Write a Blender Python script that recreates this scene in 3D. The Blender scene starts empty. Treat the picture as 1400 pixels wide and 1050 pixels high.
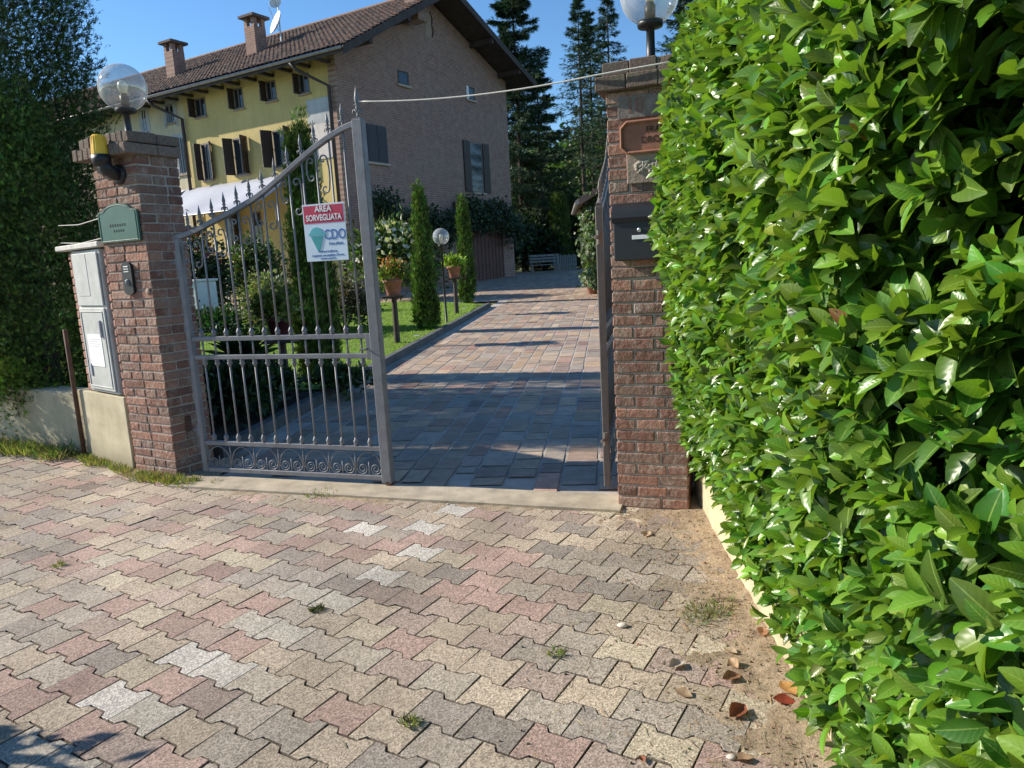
import bpy, math, random
import numpy as np
from mathutils import Vector, Matrix
random.seed(7); rng = np.random.default_rng(7)
sc = bpy.context.scene
col = bpy.data.collections.new('place'); sc.collection.children.link(col)
D = math.radians

# ------------------------------------------------------------------ camera model (used to read real positions)
F_, H, TH, RO = 1000.0, 1.45, math.atan(0.170), D(3.07)
SL, YS = .022, 5.6
def gz(y): return SL * min(max(y - YS, 0), 34)
def ray(px, py):
    x = (px - 700) / F_; y = -(py - 525) / F_
    c, s = math.cos(RO), math.sin(RO)
    xr = x * c + y * s; yr = -x * s + y * c
    return Vector((xr, math.cos(TH) + yr * math.sin(TH), -math.sin(TH) + yr * math.cos(TH)))
CAM = Vector((0, 0, H))
def G(px, py, z=0.0):
    r = ray(px, py); t = (z - H) / r.z if r.z < 0 else 1e9
    p = CAM + r * t
    if p.y > YS:
        t = (z - SL * YS - H) / (r.z - SL * r.y); p = CAM + r * t
    return p
def at(px, py, Y):
    r = ray(px, py); return CAM + r * (Y / r.y)
class Fr:
    """upright frame: origin O, x axis along compass azimuth az, y axis 90 deg anticlockwise, z up"""
    def __init__(s, O, az):
        s.O = Vector(O); a = D(az); s.ex = Vector((math.sin(a), math.cos(a), 0)); s.ey = Vector((-s.ex.y, s.ex.x, 0))
        s.rz = math.atan2(s.ex.y, s.ex.x)
    def hit(s, px, py, y=0.0):
        r = ray(px, py); O = s.O + s.ey * y
        t = (O - CAM).dot(s.ey) / r.dot(s.ey); P = CAM + r * t - s.O
        return P.dot(s.ex), P.z
    def hitx(s, px, py, x=0.0):
        r = ray(px, py); O = s.O + s.ex * x
        t = (O - CAM).dot(s.ex) / r.dot(s.ex); P = CAM + r * t - s.O
        return P.dot(s.ey), P.z
    def W(s, x, y, z): return s.O + s.ex * x + s.ey * y + Vector((0, 0, z))

# ------------------------------------------------------------------ objects
def empty(name, loc=(0, 0, 0), rz=0):
    o = bpy.data.objects.new(name, None); col.objects.link(o); o.location = loc; o.rotation_euler = (0, 0, rz)
    o.empty_display_size = .1; return o
def tag(o, label=None, cat=None, group=None, kind=None):
    if label: o['label'] = label
    if cat: o['category'] = cat
    if group: o['group'] = group
    if kind: o['kind'] = kind
    return o
def children(o): return [c for c in col.objects if c.parent == o]
def copy_tree(o, parent=None):
    kids = children(o)
    c = o.copy(); col.objects.link(c); c.parent = parent
    for ch in kids: copy_tree(ch, c)
    return c
def npmesh(name, V, faces_flat, sizes, mat, parent=None, tint=None, uv=None, smooth=False, loc=None):
    me = bpy.data.meshes.new(name)
    nV = len(V); nL = len(faces_flat); nF = len(sizes)
    me.vertices.add(nV); me.loops.add(nL); me.polygons.add(nF)
    me.vertices.foreach_set('co', np.asarray(V, np.float32).ravel())
    me.loops.foreach_set('vertex_index', np.asarray(faces_flat, np.int32))
    st = np.concatenate([[0], np.cumsum(sizes)[:-1]]).astype(np.int32)
    me.polygons.foreach_set('loop_start', st)
    me.update(calc_edges=True)
    if tint is not None:
        a = me.attributes.new('tint', 'FLOAT_COLOR', 'FACE')
        t = np.ones((nF, 4), np.float32); t[:, :3] = tint
        a.data.foreach_set('color', t.ravel())
    if uv is not None:
        l = me.uv_layers.new(name='UVMap'); l.data.foreach_set('uv', np.asarray(uv, np.float32).ravel())
    me.polygons.foreach_set('use_smooth', np.full(nF, bool(smooth)))
    me.materials.append(mat); me.validate()
    o = bpy.data.objects.new(name, me); col.objects.link(o)
    if parent: o.parent = parent
    if loc is not None: o.location = loc
    return o
class MB:
    def __init__(s): s.v = []; s.f = []; s.c = []; s.sm = False
    def add(s, vs, fs, c=(1, 1, 1)):
        n = len(s.v); s.v += [tuple(v) for v in vs]; s.f += [[i + n for i in f] for f in fs]; s.c += [c] * len(fs); return s
    def box(s, x0, x1, y0, y1, z0, z1, c=(1, 1, 1), M=None, j=0):
        vs = [Vector((x, y, z)) for z in (z0, z1) for y in (y0, y1) for x in (x0, x1)]
        if j: vs = [v + Vector([random.uniform(-j, j) for _ in range(3)]) for v in vs]
        if M is not None: vs = [M @ v for v in vs]
        return s.add(vs, [(0, 2, 3, 1), (4, 5, 7, 6), (0, 1, 5, 4), (2, 6, 7, 3), (0, 4, 6, 2), (1, 3, 7, 5)], c)
    def cbox(s, x0, x1, y0, y1, z0, z1, b=.003, c=(1, 1, 1), j=0, M=None):
        """box with chamfered edges"""
        vs = []; idx = {}
        sx, sy, sz = (x0, x1), (y0, y1), (z0, z1)
        for i in range(2):
            for k in range(2):
                for l in range(2):
                    p = Vector((sx[i], sy[k], sz[l])) + (Vector([random.uniform(-j, j) for _ in range(3)]) if j else Vector((0, 0, 0)))
                    d = Vector((b if i == 0 else -b, b if k == 0 else -b, b if l == 0 else -b))
                    for a in range(3):
                        q = p.copy()
                        for m in range(3):
                            if m != a: q[m] += d[m]
                        idx[(i, k, l, a)] = len(vs); vs.append(q)
        fs = []
        I = lambda i, k, l, a: idx[(i, k, l, a)]
        fs.append([I(0, 0, 0, 0), I(0, 0, 1, 0), I(0, 1, 1, 0), I(0, 1, 0, 0)]); fs.append([I(1, 0, 0, 0), I(1, 1, 0, 0), I(1, 1, 1, 0), I(1, 0, 1, 0)])
        fs.append([I(0, 0, 0, 1), I(1, 0, 0, 1), I(1, 0, 1, 1), I(0, 0, 1, 1)]); fs.append([I(0, 1, 0, 1), I(0, 1, 1, 1), I(1, 1, 1, 1), I(1, 1, 0, 1)])
        fs.append([I(0, 0, 0, 2), I(0, 1, 0, 2), I(1, 1, 0, 2), I(1, 0, 0, 2)]); fs.append([I(0, 0, 1, 2), I(1, 0, 1, 2), I(1, 1, 1, 2), I(0, 1, 1, 2)])
        for i in range(2):
            for k in range(2): fs.append([I(i, k, 0, 0), I(i, k, 1, 0), I(i, k, 1, 1), I(i, k, 0, 1)])
        for i in range(2):
            for l in range(2): fs.append([I(i, 0, l, 0), I(i, 1, l, 0), I(i, 1, l, 2), I(i, 0, l, 2)])
        for k in range(2):
            for l in range(2): fs.append([I(0, k, l, 1), I(1, k, l, 1), I(1, k, l, 2), I(0, k, l, 2)])
        for i in range(2):
            for k in range(2):
                for l in range(2): fs.append([I(i, k, l, 0), I(i, k, l, 1), I(i, k, l, 2)])
        if M is not None: vs = [M @ v for v in vs]
        return s.add(vs, fs, c)
    def tube(s, pts, r, n=8, c=(1, 1, 1), cap=True):
        pts = [Vector(p) for p in pts]; rs = r if isinstance(r, (list, tuple)) else [r] * len(pts)
        vs = []; up = None
        for i, p in enumerate(pts):
            t = (pts[min(i + 1, len(pts) - 1)] - pts[max(i - 1, 0)]).normalized()
            if up is None:
                up = Vector((0, 0, 1)) if abs(t.z) < .9 else Vector((1, 0, 0))
            a = t.cross(up).normalized(); b = a.cross(t).normalized(); up = b
            for k in range(n):
                w = 2 * math.pi * k / n; vs.append(p + (a * math.cos(w) + b * math.sin(w)) * rs[i])
        fs = []
        for i in range(len(pts) - 1):
            for k in range(n):
                fs.append([i * n + k, i * n + (k + 1) % n, (i + 1) * n + (k + 1) % n, (i + 1) * n + k])
        if cap: fs.append(list(range(n))[::-1]); fs.append([(len(pts) - 1) * n + k for k in range(n)])
        return s.add(vs, fs, c)
    def lathe(s, prof, o=(0, 0, 0), n=16, c=(1, 1, 1), M=None, sx=1, sy=1):
        vs = []; o = Vector(o)
        for r, z in prof:
            for k in range(n):
                w = 2 * math.pi * k / n; v = Vector((r * math.cos(w) * sx, r * math.sin(w) * sy, z))
                vs.append((M @ v if M is not None else v) + o)
        fs = []
        for i in range(len(prof) - 1):
            for k in range(n): fs.append([i * n + k, i * n + (k + 1) % n, (i + 1) * n + (k + 1) % n, (i + 1) * n + k])
        if prof[0][0] > 1e-4: fs.append(list(range(n))[::-1])
        if prof[-1][0] > 1e-4: fs.append([(len(prof) - 1) * n + k for k in range(n)])
        return s.add(vs, fs, c)
    def prism(s, poly, y0, y1, c=(1, 1, 1), plane='xz'):
        n = len(poly)
        if plane == 'xz': vs = [(x, y0, z) for x, z in poly] + [(x, y1, z) for x, z in poly]
        elif plane == 'xy': vs = [(x, z, y0) for x, z in poly] + [(x, z, y1) for x, z in poly]
        else: vs = [(y0, x, z) for x, z in poly] + [(y1, x, z) for x, z in poly]
        fs = [list(range(n)), list(range(n, 2 * n))[::-1]] + [[i, i + n, (i + 1) % n + n, (i + 1) % n] for i in range(n)]
        return s.add(vs, fs, c)
    def build(s, name, mat, parent=None, smooth=False, auto=None):
        me = bpy.data.meshes.new(name); me.from_pydata(s.v, [], s.f); me.update()
        import bmesh
        bm = bmesh.new(); bm.from_mesh(me); bmesh.ops.recalc_face_normals(bm, faces=bm.faces); bm.to_mesh(me); bm.free()
        a = me.attributes.new('tint', 'FLOAT_COLOR', 'FACE')
        a.data.foreach_set('color', np.array([list(c) + [1] for c in s.c], np.float32).ravel())
        if smooth: me.polygons.foreach_set('use_smooth', np.ones(len(me.polygons), bool))
        me.materials.append(mat); o = bpy.data.objects.new(name, me); col.objects.link(o)
        if parent: o.parent = parent
        return o

# ------------------------------------------------------------------ materials
class NT:
    def __init__(s, name):
        s.m = bpy.data.materials.new(name); s.m.use_nodes = True; s.t = s.m.node_tree; s.n = s.t.nodes; s.l = s.t.links
        s.b = s.n['Principled BSDF']; s.out = s.n['Material Output']
    def N(s, typ, **k):
        n = s.n.new(typ)
        for a, v in k.items(): setattr(n, a, v)
        return n
    def L(s, a, b): s.l.new(a, b)
    def coord(s, kind='Object'): return s.N('ShaderNodeTexCoord').outputs[kind]
    def noise(s, scale, detail=4, rough=.6, vec=None, dist=0):
        n = s.N('ShaderNodeTexNoise'); n.inputs['Scale'].default_value = scale; n.inputs['Detail'].default_value = detail
        n.inputs['Roughness'].default_value = rough; n.inputs['Distortion'].default_value = dist
        s.L(vec if vec else s.coord(), n.inputs['Vector']); return n.outputs['Fac']
    def ramp(s, fac, stops):
        r = s.N('ShaderNodeValToRGB'); e = r.color_ramp.elements
        while len(e) < len(stops): e.new(.5)
        for i, (p, c) in enumerate(stops): e[i].position = p; e[i].color = (c[0], c[1], c[2], 1) if not isinstance(c, (int, float)) else (c, c, c, 1)
        s.L(fac, r.inputs['Fac']); return r.outputs['Color']
    def mix(s, a, b, fac=.5, bt='MIX'):
        m = s.N('ShaderNodeMix', data_type='RGBA', blend_type=bt)
        for k, v in ((0, fac), (6, a), (7, b)):
            if isinstance(v, (int, float)): m.inputs[k].default_value = v
            elif isinstance(v, (tuple, list)): m.inputs[k].default_value = (v[0], v[1], v[2], 1)
            else: s.L(v, m.inputs[k])
        return m.outputs[2]
    def tint(s): return s.N('ShaderNodeAttribute', attribute_name='tint').outputs['Color']
    def bump(s, h, strength=.5, dist=.01, nrm=None):
        b = s.N('ShaderNodeBump'); b.inputs['Strength'].default_value = strength; b.inputs['Distance'].default_value = dist
        s.L(h, b.inputs['Height'])
        if nrm: s.L(nrm, b.inputs['Normal'])
        return b.outputs['Normal']
    def done(s, colr=None, rough=None, nrm=None, **k):
        if colr is not None:
            if isinstance(colr, (tuple, list)): s.b.inputs['Base Color'].default_value = (*colr[:3], 1)
            else: s.L(colr, s.b.inputs['Base Color'])
        if rough is not None:
            if isinstance(rough, (int, float)): s.b.inputs['Roughness'].default_value = rough
            else: s.L(rough, s.b.inputs['Roughness'])
        if nrm: s.L(nrm, s.b.inputs['Normal'])
        for a, v in k.items(): s.b.inputs[a.replace('_', ' ')].default_value = v
        return s.m
def plain(name, c, rough=.6, var=.25, scale=6, bump=.0, bscale=60, bd=.005, tint=False, metallic=0, spec=.5):
    t = NT(name)
    n = t.noise(scale, 5, .6)
    lo = tuple(x * (1 - var) for x in c); hi = tuple(min(1, x * (1 + var)) for x in c)
    cc = t.ramp(n, [(.3, lo), (.7, hi)])
    if tint: cc = t.mix(cc, t.tint(), 1.0, 'MULTIPLY')
    nr = t.bump(t.noise(bscale, 4, .6), bump, bd) if bump else None
    return t.done(cc, rough, nr, Metallic=metallic, Specular_IOR_Level=spec)

def leafmat(name, spec=.4, rough=.4, trans=.25, midrib=False, tcol=(1.5, 1.7, .5), var=.25, nscale=3):
    t = NT(name)
    c = t.tint()
    n = t.noise(nscale, 3, .6)
    c = t.mix(c, t.ramp(n, [(.3, 1 - var), (.7, 1 + var * .0 + 0.0)]), 1.0, 'MULTIPLY')
    nr = None
    if midrib:
        uv = t.N('ShaderNodeSeparateXYZ'); t.L(t.coord('UV'), uv.inputs[0])
        m = t.N('ShaderNodeMath', operation='ABSOLUTE')
        s1 = t.N('ShaderNodeMath', operation='SUBTRACT'); t.L(uv.outputs[0], s1.inputs[0]); s1.inputs[1].default_value = .5
        t.L(s1.outputs[0], m.inputs[0])
        rib = t.ramp(m.outputs[0], [(.018, 1.0), (.04, 0.0)])
        # side veins, slanting forward from the midrib
        k = t.N('ShaderNodeMath', operation='MULTIPLY'); t.L(m.outputs[0], k.inputs[0]); k.inputs[1].default_value = -.45
        a = t.N('ShaderNodeMath', operation='ADD'); t.L(uv.outputs[1], a.inputs[0]); t.L(k.outputs[0], a.inputs[1])
        w = t.N('ShaderNodeMath', operation='MULTIPLY'); t.L(a.outputs[0], w.inputs[0]); w.inputs[1].default_value = 48
        sn = t.N('ShaderNodeMath', operation='SINE'); t.L(w.outputs[0], sn.inputs[0])
        c = t.mix(c, t.mix(c, (.30, .42, .10), .6), rib)
        v2 = t.N('ShaderNodeMath', operation='MULTIPLY_ADD'); t.L(rib, v2.inputs[0]); v2.inputs[1].default_value = -2.0; t.L(sn.outputs[0], v2.inputs[2])
        nr = t.bump(v2.outputs[0], .12, .0008)
        geo = t.N('ShaderNodeNewGeometry')
        c = t.mix(c, t.mix(c, (.16, .24, .07), .5), geo.outputs['Backfacing'])
    t.done(c, rough, nr, Specular_IOR_Level=spec)
    if trans:
        tr = t.N('ShaderNodeBsdfTranslucent'); t.L(t.mix(c, tcol, 1.0, 'MULTIPLY'), tr.inputs['Color'])
        if nr: t.L(nr, tr.inputs['Normal'])
        mx = t.N('ShaderNodeMixShader'); mx.inputs[0].default_value = trans
        t.L(t.b.outputs[0], mx.inputs[1]); t.L(tr.outputs[0], mx.inputs[2]); t.L(mx.outputs[0], t.out.inputs[0])
    return t.m

# brick with rough face, per-brick tint
t = NT('pillar_brick'); c = t.tint()
c = t.mix(c, t.ramp(t.noise(45, 5, .7), [(.25, .62), (.75, 1.25)]), 1.0, 'MULTIPLY')
c = t.mix(c, (.44, .38, .31), t.ramp(t.noise(11, 8, .8), [(.50, 0), (.66, .75)]))
h = t.noise(120, 5, .7); h2 = t.noise(28, 4, .6)
M_brick = t.done(c, .95, t.bump(h2, 1.0, .016, t.bump(h, .8, .006)))
t = NT('mortar'); c = t.ramp(t.noise(30, 6, .7), [(.3, (.32, .27, .22)), (.7, (.52, .46, .38))])
M_mortar = t.done(c, .95, t.bump(t.noise(90, 5, .7), .8, .006))
M_capbrick = None
t = NT('weathered_cap_brick'); c = t.tint()
c = t.mix(c, t.ramp(t.noise(60, 6, .8), [(.3, .45), (.7, 1.5)]), 1.0, 'MULTIPLY')
c = t.mix(c, (.20, .19, .12), t.ramp(t.noise(12, 5, .7), [(.5, 0), (.65, .6)]))
M_capbrick = t.done(c, .95, t.bump(t.noise(70, 5, .75), 1, .012))

t = NT('concrete_paver'); c = t.tint()
sp = t.N('ShaderNodeTexVoronoi'); sp.inputs['Scale'].default_value = 190; t.L(t.coord(), sp.inputs['Vector'])
spk = t.ramp(sp.outputs['Color'], [(.1, .45), (.5, 1.0), (.95, 1.7)])
c = t.mix(c, spk, .9, 'MULTIPLY')
c = t.mix(c, t.ramp(t.noise(2.2, 5, .6), [(.3, .80), (.7, 1.12)]), 1.0, 'MULTIPLY')
c = t.mix(c, t.ramp(t.noise(.7, 3, .5), [(.35, .80), (.6, 1.10)]), 1.0, 'MULTIPLY')
c = t.mix(c, (.34, .27, .19), t.ramp(t.noise(5, 8, .75), [(.52, 0), (.7, .5)]))
M_paver = t.done(c, .95, t.bump(sp.outputs['Distance'], .35, .002, t.bump(t.noise(110, 5, .75), .5, .0025)))
t = NT('joint_sand'); c = t.ramp(t.noise(40, 6, .7), [(.3, (.035, .027, .02)), (.7, (.12, .09, .062))])
M_joint = t.done(c, 1, t.bump(t.noise(150, 4, .7), .8, .004))
t = NT('sandy_dirt'); c = t.ramp(t.noise(9, 8, .75), [(.25, (.24, .17, .11)), (.5, (.44, .33, .215)), (.75, (.56, .44, .30))])
c = t.mix(c, t.ramp(t.noise(2.5, 6, .7), [(.35, .72), (.62, 1.08)]), 1.0, 'MULTIPLY')
vo = t.N('ShaderNodeTexVoronoi'); vo.inputs['Scale'].default_value = 130; t.L(t.coord(), vo.inputs['Vector'])
c = t.mix(c, t.ramp(vo.outputs['Color'], [(.1, .6), (.9, 1.3)]), .7, 'MULTIPLY')
M_sand = t.done(c, 1, t.bump(t.noise(60, 8, .8), 1, .012, t.bump(vo.outputs['Distance'], .5, .004)))
t = NT('porphyry_slab'); c = t.tint()
c = t.mix(c, t.ramp(t.noise(7, 7, .75), [(.25, .65), (.75, 1.3)]), 1.0, 'MULTIPLY')
c = t.mix(c, (1.06, .98, .86), 1.0, 'MULTIPLY') if False else c
M_slab = t.done(c, .8, t.bump(t.noise(24, 6, .7), .35, .006))
M_lmortar = plain('pale_mortar', (.42, .37, .31), .95, .25, 4, .5, 40)
M_soil = plain('bed_soil', (.05, .038, .025), 1, .5, 5, 1, 30, .02)
M_concrete = plain('concrete', (.42, .355, .255), .9, .3, 6, .6, 40, .004)
M_kerb = plain('grey_kerb_stone', (.10, .10, .095), .9, .35, 5, .5, 40)
t = NT('lawn_sheet'); c = t.ramp(t.noise(3, 8, .7), [(.3, (.12, .19, .02)), (.7, (.22, .34, .04))]); M_lawn = t.done(c, 1, t.bump(t.noise(80, 3, .7), 1, .03))
t = NT('far_ground'); c = t.ramp(t.noise(.3, 8, .7), [(.3, (.05, .075, .02)), (.7, (.12, .14, .05))]); M_ground = t.done(c, 1)
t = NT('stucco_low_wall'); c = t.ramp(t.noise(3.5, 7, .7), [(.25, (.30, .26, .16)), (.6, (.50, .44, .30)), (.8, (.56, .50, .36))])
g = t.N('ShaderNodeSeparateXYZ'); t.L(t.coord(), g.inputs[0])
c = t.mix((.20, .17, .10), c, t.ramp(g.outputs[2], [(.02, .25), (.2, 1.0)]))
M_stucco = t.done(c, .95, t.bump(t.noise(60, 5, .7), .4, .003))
M_ystucco = plain('cream_low_wall', (.50, .41, .26), .9, .25, 5, .5, 70, .003)
t = NT('grey_gate_paint'); c = t.ramp(t.noise(14, 6, .7), [(.3, (.14, .14, .15)), (.7, (.215, .215, .225))])
c = t.mix(c, (.16, .085, .045), t.ramp(t.noise(23, 8, .8), [(.60, 0), (.70, .7)]))
M_grey = t.done(c, t.ramp(t.noise(9, 4, .6), [(.3, .35), (.7, .6)]), t.bump(t.noise(60, 5, .7), .35, .002))
M_brown = plain('brown_leaf_paint', (.13, .115, .10), .5, .2, 12, .2, 60, .002)
M_black = plain('black_plastic', (.018, .018, .02), .45, .2, 8, .1, 60, .002)
M_dark = plain('dark_wood', (.045, .026, .018), .6, .35, 10, .2, 30, .003)
M_white = plain('white_plastic', (.72, .72, .70), .5, .06, 8)
M_cab = plain('pale_grey_cabinet', (.46, .47, .44), .55, .16, 7, .15, 50, .002)
M_cement = plain('cement_cap', (.55, .53, .48), .9, .2, 12, .6, 50, .004)
M_green = plain('green_enamel', (.045, .125, .085), .42, .12, 14, .15, 40, .002)
M_greend = plain('dark_green_lettering', (.02, .05, .035), .5, .05)
M_yellow = plain('yellow_lens', (.85, .50, .01), .3, .06, 20)
M_terra = plain('terracotta', (.33, .14, .085), .8, .25, 10, .3, 60, .003)
M_terrad = plain('terracotta_lettering', (.06, .025, .018), .8, .1)
M_relief = plain('fired_clay_tile', (.33, .25, .19), .9, .25, 20, .9, 60, .006)
M_relief2 = plain('relief_stone', (.42, .36, .29), .9, .25, 40, .9, 80, .006)
M_red = plain('crimson_print', (.50, .025, .07), .45, .08)
M_signw = plain('sign_white', (.62, .72, .80), .4, .05)
M_teal = plain('teal_print', (.04, .32, .33), .45, .15, 30)
M_teal2 = plain('pale_teal_print', (.10, .42, .46), .45, .15, 30)
M_blue = plain('blue_print', (.06, .15, .42), .45, .08)
M_metal = plain('worn_steel', (.5, .5, .5), .35, .2, 20, metallic=.9)
M_string = plain('pale_cord', (.62, .60, .54), .8, .1)
M_paper = plain('notice_paper', (.80, .80, .79), .8, .05)
M_ink = plain('grey_ink', (.35, .36, .40), .8, .1)
M_bulbw = plain('frosted_bulb', (.85, .78, .60), .3, .03)
M_bark = plain('bark', (.07, .05, .035), .95, .4, 12, 1, 30, .02)
M_core = plain('dark_hedge_core', (.012, .012, .006), 1, .5, 20, 1, 40, .02)  # near-black colour stands in for the shade inside the hedge
M_twig = plain('brown_twig', (.09, .055, .032), .9, .35, 30, .5, 60, .003)
M_plastic = plain('maroon_pot_plastic', (.10, .03, .03), .45, .2)
M_awn = plain('white_awning_cloth', (.42, .44, .50), .9, .05, 3)
M_rust = plain('rusty_steel', (.10, .05, .03), .8, .4, 20, .4, 60, .003)
M_pebble = plain('pale_pebble', (.62, .55, .45), .9, .15, 30)

# clear globe: thin shell, mostly see-through with a fresnel gloss and a touch of smoke
t = NT('clear_globe')
gl = t.N('ShaderNodeBsdfGlossy'); gl.inputs['Roughness'].default_value = .03; gl.inputs['Color'].default_value = (1, 1, 1, 1)
tr = t.N('ShaderNodeBsdfTransparent'); tr.inputs['Color'].default_value = (.84, .86, .86, 1)
df = t.N('ShaderNodeBsdfDiffuse'); df.inputs['Color'].default_value = (.75, .75, .72, 1)
lw = t.N('ShaderNodeLayerWeight'); lw.inputs['Blend'].default_value = .32
mx = t.N('ShaderNodeMixShader'); t.L(t.ramp(lw.outputs['Facing'], [(.0, .10), (.7, .28), (1, .8)]), mx.inputs[0])
t.L(tr.outputs[0], mx.inputs[1]); t.L(gl.outputs[0], mx.inputs[2])
m2 = t.N('ShaderNodeMixShader'); t.L(t.ramp(lw.outputs['Facing'], [(.0, .20), (.6, .28), (1, .6)]), m2.inputs[0])
t.L(mx.outputs[0], m2.inputs[1]); t.L(df.outputs[0], m2.inputs[2]); t.L(m2.outputs[0], t.out.inputs[0])
M_globe = t.m

def wallmat(name, c, var=.12, stain=(.3, .26, .18)):
    t = NT(name); cc = t.ramp(t.noise(.8, 7, .65), [(.3, tuple(x * (1 - var) for x in c)), (.7, tuple(x * (1 + var) for x in c))])
    cc = t.mix(cc, stain, t.ramp(t.noise(.45, 8, .75), [(.55, 0), (.75, .35)]))
    mp = t.N('ShaderNodeMapping'); mp.inputs['Scale'].default_value = (2.6, 2.6, .22); t.L(t.coord(), mp.inputs['Vector'])
    cc = t.mix(cc, t.ramp(t.noise(1.0, 6, .7, mp.outputs[0]), [(.35, .90), (.62, 1.04)]), 1.0, 'MULTIPLY')
    return t.done(cc, .95, t.bump(t.noise(14, 5, .7), .3, .01))
M_facade = wallmat('yellow_render', (.56, .44, .18))
M_cream = wallmat('cream_render', (.56, .49, .33))
M_panel = wallmat('faded_fresco', (.42, .43, .44), .2, (.55, .45, .38))
M_fresco = wallmat('pale_fresco', (.62, .56, .52), .2, (.5, .30, .22))
t = NT('old_gable_brick')
g = t.N('ShaderNodeSeparateXYZ'); t.L(t.coord(), g.inputs[0]); k = t.N('ShaderNodeCombineXYZ'); t.L(g.outputs[0], k.inputs[0]); t.L(g.outputs[2], k.inputs[1])
br = t.N('ShaderNodeTexBrick'); br.inputs['Scale'].default_value = 1; br.inputs['Brick Width'].default_value = .27; br.inputs['Row Height'].default_value = .085
br.inputs['Mortar Size'].default_value = .014; br.inputs['Mortar Smooth'].default_value = .6; t.L(k.outputs[0], br.inputs['Vector'])
br.inputs['Color1'].default_value = (.31, .17, .125, 1); br.inputs['Color2'].default_value = (.23, .135, .105, 1); br.inputs['Mortar'].default_value = (.36, .27, .225, 1)
c = br.outputs['Color']
c = t.mix(c, (.31, .225, .185), t.ramp(t.noise(.5, 9, .7), [(.42, 0), (.68, .65)]))
c = t.mix(c, t.ramp(t.noise(3.5, 6, .7), [(.3, .75), (.7, 1.2)]), 1.0, 'MULTIPLY')
M_gable = t.done(c, .95, t.bump(br.outputs['Fac'], .4, .01))
t = NT('old_roof_tile'); c = t.tint(); c = t.mix(c, t.ramp(t.noise(5, 6, .7), [(.3, .6), (.7, 1.25)]), 1.0, 'MULTIPLY')
M_tile = t.done(c, .92, t.bump(t.noise(20, 4, .6), .4, .02))
M_eave = plain('dark_eave_timber', (.055, .042, .036), .8, .4, 4, .3, 20, .01)
M_gutter = plain('copper_gutter', (.35, .31, .28), .45, .2, 6, metallic=.3)
M_pipe = plain('dark_downpipe', (.05, .035, .03), .5, .3, 4)
t = NT('window_glass'); M_glass = t.done((.02, .025, .03), .06)
M_frame = plain('window_frame', (.17, .14, .12), .7, .2, 8)
M_garage = plain('garage_door_boards', (.11, .045, .03), .7, .3, 3, .3, 20, .01)
M_shutter = plain('brown_shutter', (.035, .02, .014), .6, .3, 8, .2, 30, .004)
M_shutg = plain('slate_shutter', (.028, .03, .04), .6, .2, 8, .2, 30, .004)
M_benchw = plain('weathered_bench_wood', (.21, .21, .19), .8, .25, 10)
M_bal = plain('cream_balustrade', (.60, .52, .38), .8, .15, 8)

L_laurel = leafmat('laurel_leaf', .55, .33, .30, True, (1.6, 1.7, .45), .3, 5)
L_thuja = leafmat('thuja_spray', .2, .6, .15, var=.35, nscale=2)
L_spruce = leafmat('spruce_needles', .2, .6, .05, var=.3, nscale=1)
L_bush = leafmat('bush_leaf', .35, .45, .25, var=.25)
L_grass = leafmat('grass_blade', .2, .6, .35, tcol=(1.4, 1.5, .6), var=.3, nscale=4)
L_dry = leafmat('dried_leaf', .3, .55, .15, tcol=(1.4, .9, .5), var=.4, nscale=40)

# ------------------------------------------------------------------ foliage scatter
def unit(a): return a / (np.linalg.norm(a, axis=-1, keepdims=True) + 1e-9)
def scatter(name, tv, tf, P, Dv, Nv, S, T, mat, parent=None, uvs=None, smooth=False):
    """template verts tv (x width, y length, z normal), faces tf; per item position, direction, normal, scale, tint"""
    n = len(P); tv = np.array(tv, float); k = len(tv)
    d = unit(np.asarray(Dv, float)); nn = np.asarray(Nv, float); nn = unit(nn - d * (nn * d).sum(1, keepdims=True)); x = np.cross(d, nn)
    S = np.asarray(S, float)
    if S.ndim == 1: S = np.stack([S, S, S], 1)
    V = (P[:, None, :] + x[:, None, :] * (tv[None, :, 0:1] * S[:, None, 0:1]) + d[:, None, :] * (tv[None, :, 1:2] * S[:, None, 1:2]) + nn[:, None, :] * (tv[None, :, 2:3] * S[:, None, 2:3])).reshape(-1, 3)
    flat = np.concatenate([np.array(f) for f in tf]); sz = np.array([len(f) for f in tf])
    FF = (flat[None, :] + (np.arange(n) * k)[:, None]).ravel(); SZ = np.tile(sz, n)
    TT = np.repeat(np.asarray(T, float), len(tf), axis=0)
    uv = None
    if uvs is not None:
        u = np.array(uvs)[flat]; uv = np.tile(u, (n, 1))
    return npmesh(name, V, FF, SZ, mat, parent, TT, uv, smooth)
# big cupped laurel leaf
def leaf_template(seg=5):
    v = []; uv = []
    ws = [.12, .72, 1.0, 1.0, .74, .12]
    for i in range(seg + 1):
        y = i / seg; w = ws[i] * .5; z = -.22 * y * y
        for sgn, a in ((-1, w), (0, 0), (1, w)):
            v.append((sgn * a * .47, y, z + (abs(a) * .26 if sgn else 0))); uv.append((.5 + sgn * .5, y))
    f = []
    for i in range(seg):
        for j in range(2): f.append([i * 3 + j, i * 3 + j + 1, (i + 1) * 3 + j + 1, (i + 1) * 3 + j])
    return v, f, uv
LV, LF, LUV = leaf_template()
TRI = ([(-.5, 0, 0), (.5, 0, 0), (0, 1, 0)], [[0, 1, 2]])
DIA = ([(0, 0, 0), (.5, .5, .06), (0, 1, 0), (-.5, .5, .06)], [[0, 1, 2], [0, 2, 3]])
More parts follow.
